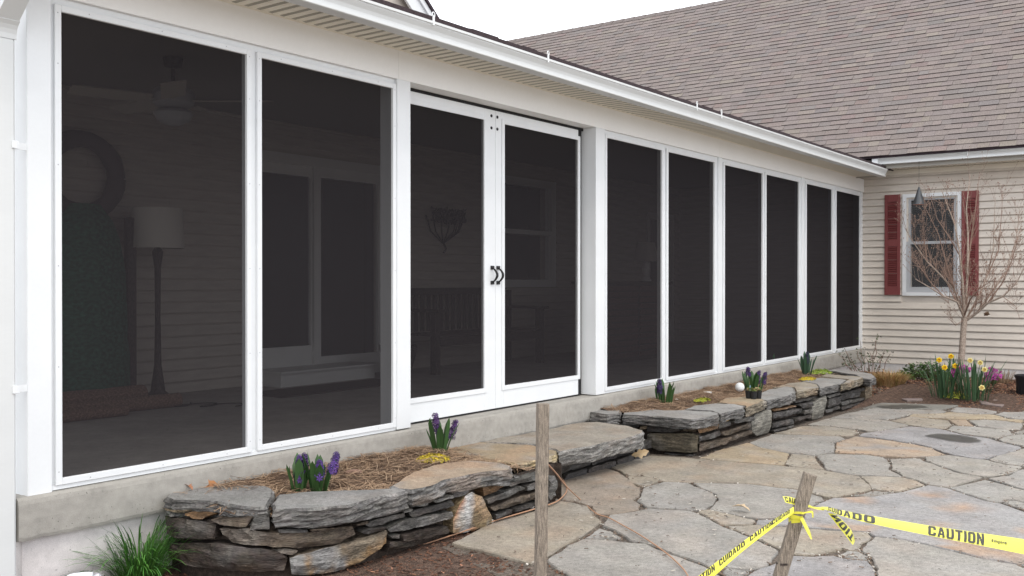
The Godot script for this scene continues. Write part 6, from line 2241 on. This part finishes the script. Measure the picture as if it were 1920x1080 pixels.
	for w in [
		[[Vector3(3.853, .463, 3.086), Vector3(3.851, .438, 3.1), Vector3(3.86, .409, 3.112), Vector3(3.861, .382, 3.129)], [Vector3(3.871, .465, 3.093), Vector3(3.879, .439, 3.103), Vector3(3.888, .409, 3.115), Vector3(3.893, .378, 3.122)], "", 0, 0],
		[[Vector3(3.951, .478, 3.166), Vector3(3.964, .43, 3.201), Vector3(3.977, .383, 3.236), Vector3(3.991, .352, 3.255)], [Vector3(3.989, .469, 3.184), Vector3(4.01, .438, 3.212), Vector3(4.029, .401, 3.238), Vector3(4.037, .359, 3.249)], "NOIT", 0.08, 0.85],
		[[Vector3(3.918, .528, 2.987), Vector3(3.922, .53, 3.01), Vector3(3.929, .525, 3.035), Vector3(3.942, .517, 3.053)], [Vector3(3.876, .515, 3.015), Vector3(3.886, .51, 3.029), Vector3(3.897, .506, 3.043), Vector3(3.907, .497, 3.057)], "CAU", 0.1, 0.7],
		[[Vector3(3.952, .51, 3.067), Vector3(3.958, .497, 3.092), Vector3(3.954, .495, 3.12), Vector3(3.971, .497, 3.143)], [Vector3(3.923, .499, 3.078), Vector3(3.937, .493, 3.098), Vector3(3.933, .491, 3.126), Vector3(3.952, .486, 3.15)], "", 0, 0],
		[[Vector3(3.887, .48, 3.08), Vector3(3.882, .489, 3.106), Vector3(3.895, .491, 3.124), Vector3(3.897, .465, 3.127)], [Vector3(3.867, .478, 3.087), Vector3(3.872, .485, 3.11), Vector3(3.872, .487, 3.127), Vector3(3.873, .468, 3.129)], "", 0, 0]]:
		var a := smooth_line(w[0], 9)
		var b := smooth_line(w[1], 9)
		obj("loose_end", strip(a, b, 0.004), mats.tape, t)
		if w[2]:
			obj("lettering", letters(a, b, w[2], w[3], w[4], 0.12, 0.88, 0.004), mats.ink, t)
	# twine
	g = Geo.new()
	var line := smooth_line([Vector3(3.246, -.07, .907), Vector3(3.588, -.06, .854), Vector3(3.749, -.05, .851), Vector3(4.009, -.02, .924), Vector3(4.24, .012, 1), Vector3(4.518, .014, .995), Vector3(4.901, .014, 1.012), Vector3(5.137, .014, 1.012), Vector3(5.34, .014, .946), Vector3(5.505, .014, .862), Vector3(5.672, .014, .734), Vector3(5.96, .014, .481)], 70)
	g.tube(line, Array(range(71).map(func(_i): return 0.0042)), 6)
	tag(obj("twine", g, mats.twine), "reddish brown twine lying along the foot of the nearer planter", "twine")
	g = Geo.new()
	line = smooth_line([Vector3(3.233, .688, 2.268), Vector3(3.564, .569, 2.094), Vector3(4.088, .392, 1.795), Vector3(5.325, .016, 1.073), Vector3(5.049, .014, 1.374), Vector3(5.001, .014, 1.49), Vector3(4.88, .014, 1.67), Vector3(4.758, .014, 1.843), Vector3(4.568, .014, 2.077), Vector3(4.398, .014, 2.257), Vector3(4.228, .014, 2.4), Vector3(3.956, .014, 2.562)], 70)
	g.tube(line, Array(range(71).map(func(_i): return 0.0036)), 6)
	tag(obj("twine", g, mats.twine), "pinkish twine running from the upright stake across the patio", "twine")
	# hanging cone
	var hc: Vector3 = Vector3(14.317, 2.511, .94)
	t = thing("hanging_cone", "grey metal cone hanging on a thin wire from the house eave", "wind chime", hc)
	g = Geo.new()
	g.lathe(hc, [Vector2(0.095, 0.0), Vector2(0.05, 0.12), Vector2(0.01, 0.25), Vector2(0.0, 0.255)], 4)
	obj("cone", g, mats.patina, t)
	g = Geo.new()
	g.lathe(hc, [Vector2(0.0, 0.006), Vector2(0.092, 0.004), Vector2(0.097, 0.0)], 4)
	obj("rusty_rim", g, mats.rust, t)
	g = Geo.new()
	g.tube([hc + Vector3(0, 0.25, 0), Vector3(hc.x, 3.12, hc.z)], [0.002, 0.002], 4)
	obj("wire", g, mats.iron, t)
	# seedling pots
	for s in [["black plastic seedling pot with a blue label, left of the joined three", Vector3(8.777, .315, .778), true], ["black plastic seedling pot in the middle of the joined three", Vector3(8.764, .315, .831), false], ["black plastic seedling pot at the outer end of the joined three", Vector3(8.832, .315, .851), false]]:
		var c: Vector3 = s[1]
		t = thing("seedling_pot", s[0], "plant pot", c, "black seedling pots on the planter wall")
		g = Geo.new()
		g.lathe(c, [Vector2(0.0, 0.0), Vector2(0.027, 0.0), Vector2(0.034, 0.07), Vector2(0.037, 0.07), Vector2(0.037, 0.076), Vector2(0.032, 0.076), Vector2(0.03, 0.06), Vector2(0, 0.058)], 12)
		obj("pot", g, mats.plastic_pot, t)
		g = Geo.new()
		for k in 26:
			star(g, c + Vector3(rng.randf_range(-.028, .028), rng.randf_range(.065, .1), rng.randf_range(-.028, .028)), Vector3(rng.randf_range(-.6, .6), 1, rng.randf_range(-.6, .6)).normalized(), 0.014, 4, 0.3, [Color(0.25, 0.33, 0.1), Color(0.4, 0.3, 0.16)][k % 2])
		stuff(obj("seedlings", g, mats.leaf, t))
		if s[2]:
			g = Geo.new()
			g.obox(Transform3D(Basis(Vector3.UP, 0.9) * Basis(Vector3.RIGHT, 0.12), c + Vector3(0.0, 0.09, 0.01)), Vector3(0.02, 0.07, 0.001))
			obj("plant_label", g, mats.tag_blue, t)
	# black tub at the edge of the bed
	var tb2: Vector3 = Vector3(13.162, 0, 2.514)
	t = thing("black_tub", "black ribbed plastic nursery tub in the mulch bed", "plant pot", tb2)
	g = Geo.new()
	g.lathe(tb2, [Vector2(0, 0), Vector2(0.135, 0.0), Vector2(0.165, 0.27), Vector2(0.175, 0.27), Vector2(0.175, 0.3), Vector2(0.16, 0.3), Vector2(0.15, 0.2), Vector2(0, 0.2)], 28)
	for k in 24:
		var a := TAU * k / 24
		var r := Vector3(cos(a), 0, sin(a))
		g.obox(Transform3D(Basis(Vector3.UP, -a), tb2 + r * 0.151 + Vector3(0, 0.135, 0)), Vector3(0.008, 0.26, 0.012))
	obj("pot", g, mats.plastic_pot, t)
	# bowl, stones, leaves
	var bw := Vector3(2.433, -0.065, 0.16)
	g = Geo.new()
	g.lathe(bw, [Vector2(0.0, 0.006), Vector2(0.07, 0.006), Vector2(0.094, 0.1), Vector2(0.106, 0.105), Vector2(0.108, 0.1), Vector2(0.09, 0.0)], 36)
	tag(obj("steel_bowl", g, mats.steel), "shiny stainless steel pet bowl on the ground by the grass tuft", "bowl")
	var wb: Vector3 = Vector3(9.408, .3, .412)
	g = Geo.new()
	g.lathe(wb + Vector3(0, 0.0, 0), range(13).map(func(k): return Vector2(0.048 * sin(k * PI / 12), 0.044 + 0.048 * cos(k * PI / 12))), 24)
	tag(obj("white_globe", g, mats.white), "smooth white rounded globe in the straw behind the seedling pots", "globe")
	for s in [["flat white stone half buried in the planter's straw", Vector3(9.034, .31, .22), Vector3(0.13, 0.025, 0.09), mats.pebble], ["pinkish flat stone in the straw of the nearer planter", Vector3(4.037, .3, .318), Vector3(0.12, 0.03, 0.09), mats.carpet], ["small white pebble beside the leafy hyacinth", Vector3(8.364, .3, .228), Vector3(0.04, 0.03, 0.04), mats.pebble], ["white pebble under the cap next to the step slab", Vector3(6.063, .01, .517), Vector3(0.05, 0.03, 0.04), mats.pebble], ["white pebble beside the rusty boulder at the paving edge", Vector3(4.525, .01, .977), Vector3(0.03, 0.025, 0.03), mats.pebble], ["white pebble touching the twine by the end boulder", Vector3(4.969, .01, .955), Vector3(0.03, 0.03, 0.03), mats.pebble]]:
		g = Geo.new()
		var c: Vector3 = s[1]
		var z: Vector3 = s[2]
		for k in 8:
			for j in 5:
				var q := []
				for w in [[k, j], [k + 1, j], [k + 1, j + 1], [k, j + 1]]:
					var a: float = TAU * w[0] / 8
					var b: float = PI * w[1] / 5 - PI / 2
					var v := Vector3(cos(a) * cos(b), sin(b), sin(a) * cos(b))
					q.append(c + v * z * 0.5 * (1.0 + 0.2 * wob.get_noise_3d(v.x * 2 + c.x * 9, v.y * 2, v.z * 2)))
				g.quad(q[0], q[1], q[2], q[3], q[0] - c + Vector3(0, 0.001, 0))
		tag(obj("loose_stone", g, s[3]), s[0], "stone")
	for s in [["curled orange brown leaf leaning on the concrete base", Vector3(3.196, .32, .028), 0.085, Color(0.42, 0.2, 0.09), Vector3(-.5, .35, .8)], ["small brown leaf lying left of the curled orange leaf", Vector3(3.093, .325, .042), 0.045, Color(0.3, 0.14, 0.08), Vector3(0, 1, .3)], ["pale oak leaf caught between the step and the planter", Vector3(6.745, .06, .738), 0.075, Color(0.42, 0.31, 0.18), Vector3(-.7, .1, .8)], ["curled tan leaf on the long grey flagstone near the stake", Vector3(5.664, .012, 2.046), 0.06, Color(0.45, 0.34, 0.22), Vector3(0, 1, .2)], ["red brown leaf on the soil below the nearer planter", Vector3(3.216, -.07, .457), 0.04, Color(0.34, 0.13, 0.08), Vector3(0, 1, .1)], ["tan dead leaf in the bark bed beside the low shrub", Vector3(13.944, .06, 1.189), 0.09, Color(0.42, 0.33, 0.2), Vector3(-.3, .8, .3)]]:
		g = Geo.new()
		var c: Vector3 = s[1]
		var nrm: Vector3 = s[4].normalized()
		var u := nrm.cross(Vector3(0.1, 0.2, 0.97)).normalized()
		var w := nrm.cross(u)
		var prev := []
		var r: float = s[2]
		for k in 8:
			var f := k / 7.0
			var half := r * 0.42 * sin(PI * minf(1.0, f * 0.95 + 0.04)) * (1.0 + 0.35 * sin(k * 2.6))
			var mid := c + w * (f - 0.5) * r * 2.0 * (1 if w.y > 0 else -1) + nrm * 0.012 * sin(f * 4) + Vector3(0, r * absf(w.y), 0)
			var row := [mid - u * half + nrm * half * 0.5, mid, mid + u * half + nrm * half * 0.35]
			if prev:
				for j in 2:
					g.quad(prev[j], prev[j + 1], row[j + 1], row[j], nrm, s[3] * (0.9 + 0.2 * j))
			prev = row
		tag(obj("dead_leaf", g, mats.leaf), s[0], "leaf")
	for s in [["flat brownish stepping stone in the mulch before the black tub", [Vector3(12.835, .02, 2.174), Vector3(13.074, .02, 2.314), Vector3(12.84, .02, 2.359), Vector3(12.607, .02, 2.307), Vector3(12.596, .02, 2.206)]], ["brown stepping stone right of the pale daffodils", [Vector3(12.616, 0, 2.046), Vector3(12.692, 0, 2.148), Vector3(12.416, 0, 2.368), Vector3(12.231, 0, 2.361), Vector3(12.358, 0, 2.125)]], ["thin grey stepping stone in the mulch toward the planter", [Vector3(12.285, 0, 1.247), Vector3(12.489, 0, 1.431), Vector3(12.327, 0, 1.483), Vector3(12.157, 0, 1.342)]]]:
		var l := []
		for q in s[1]:
			l.append(q.x)
			l.append(q.z)
		tag(slab("stepping_stone", null, l, s[1][0].y + 0.012, 0.04, 0.001, 0.06, Color(0.24, 0.19, 0.175), 0.05, l[0], mats.flag), s[0], "stepping stone", "stepping stones in the mulch bed")
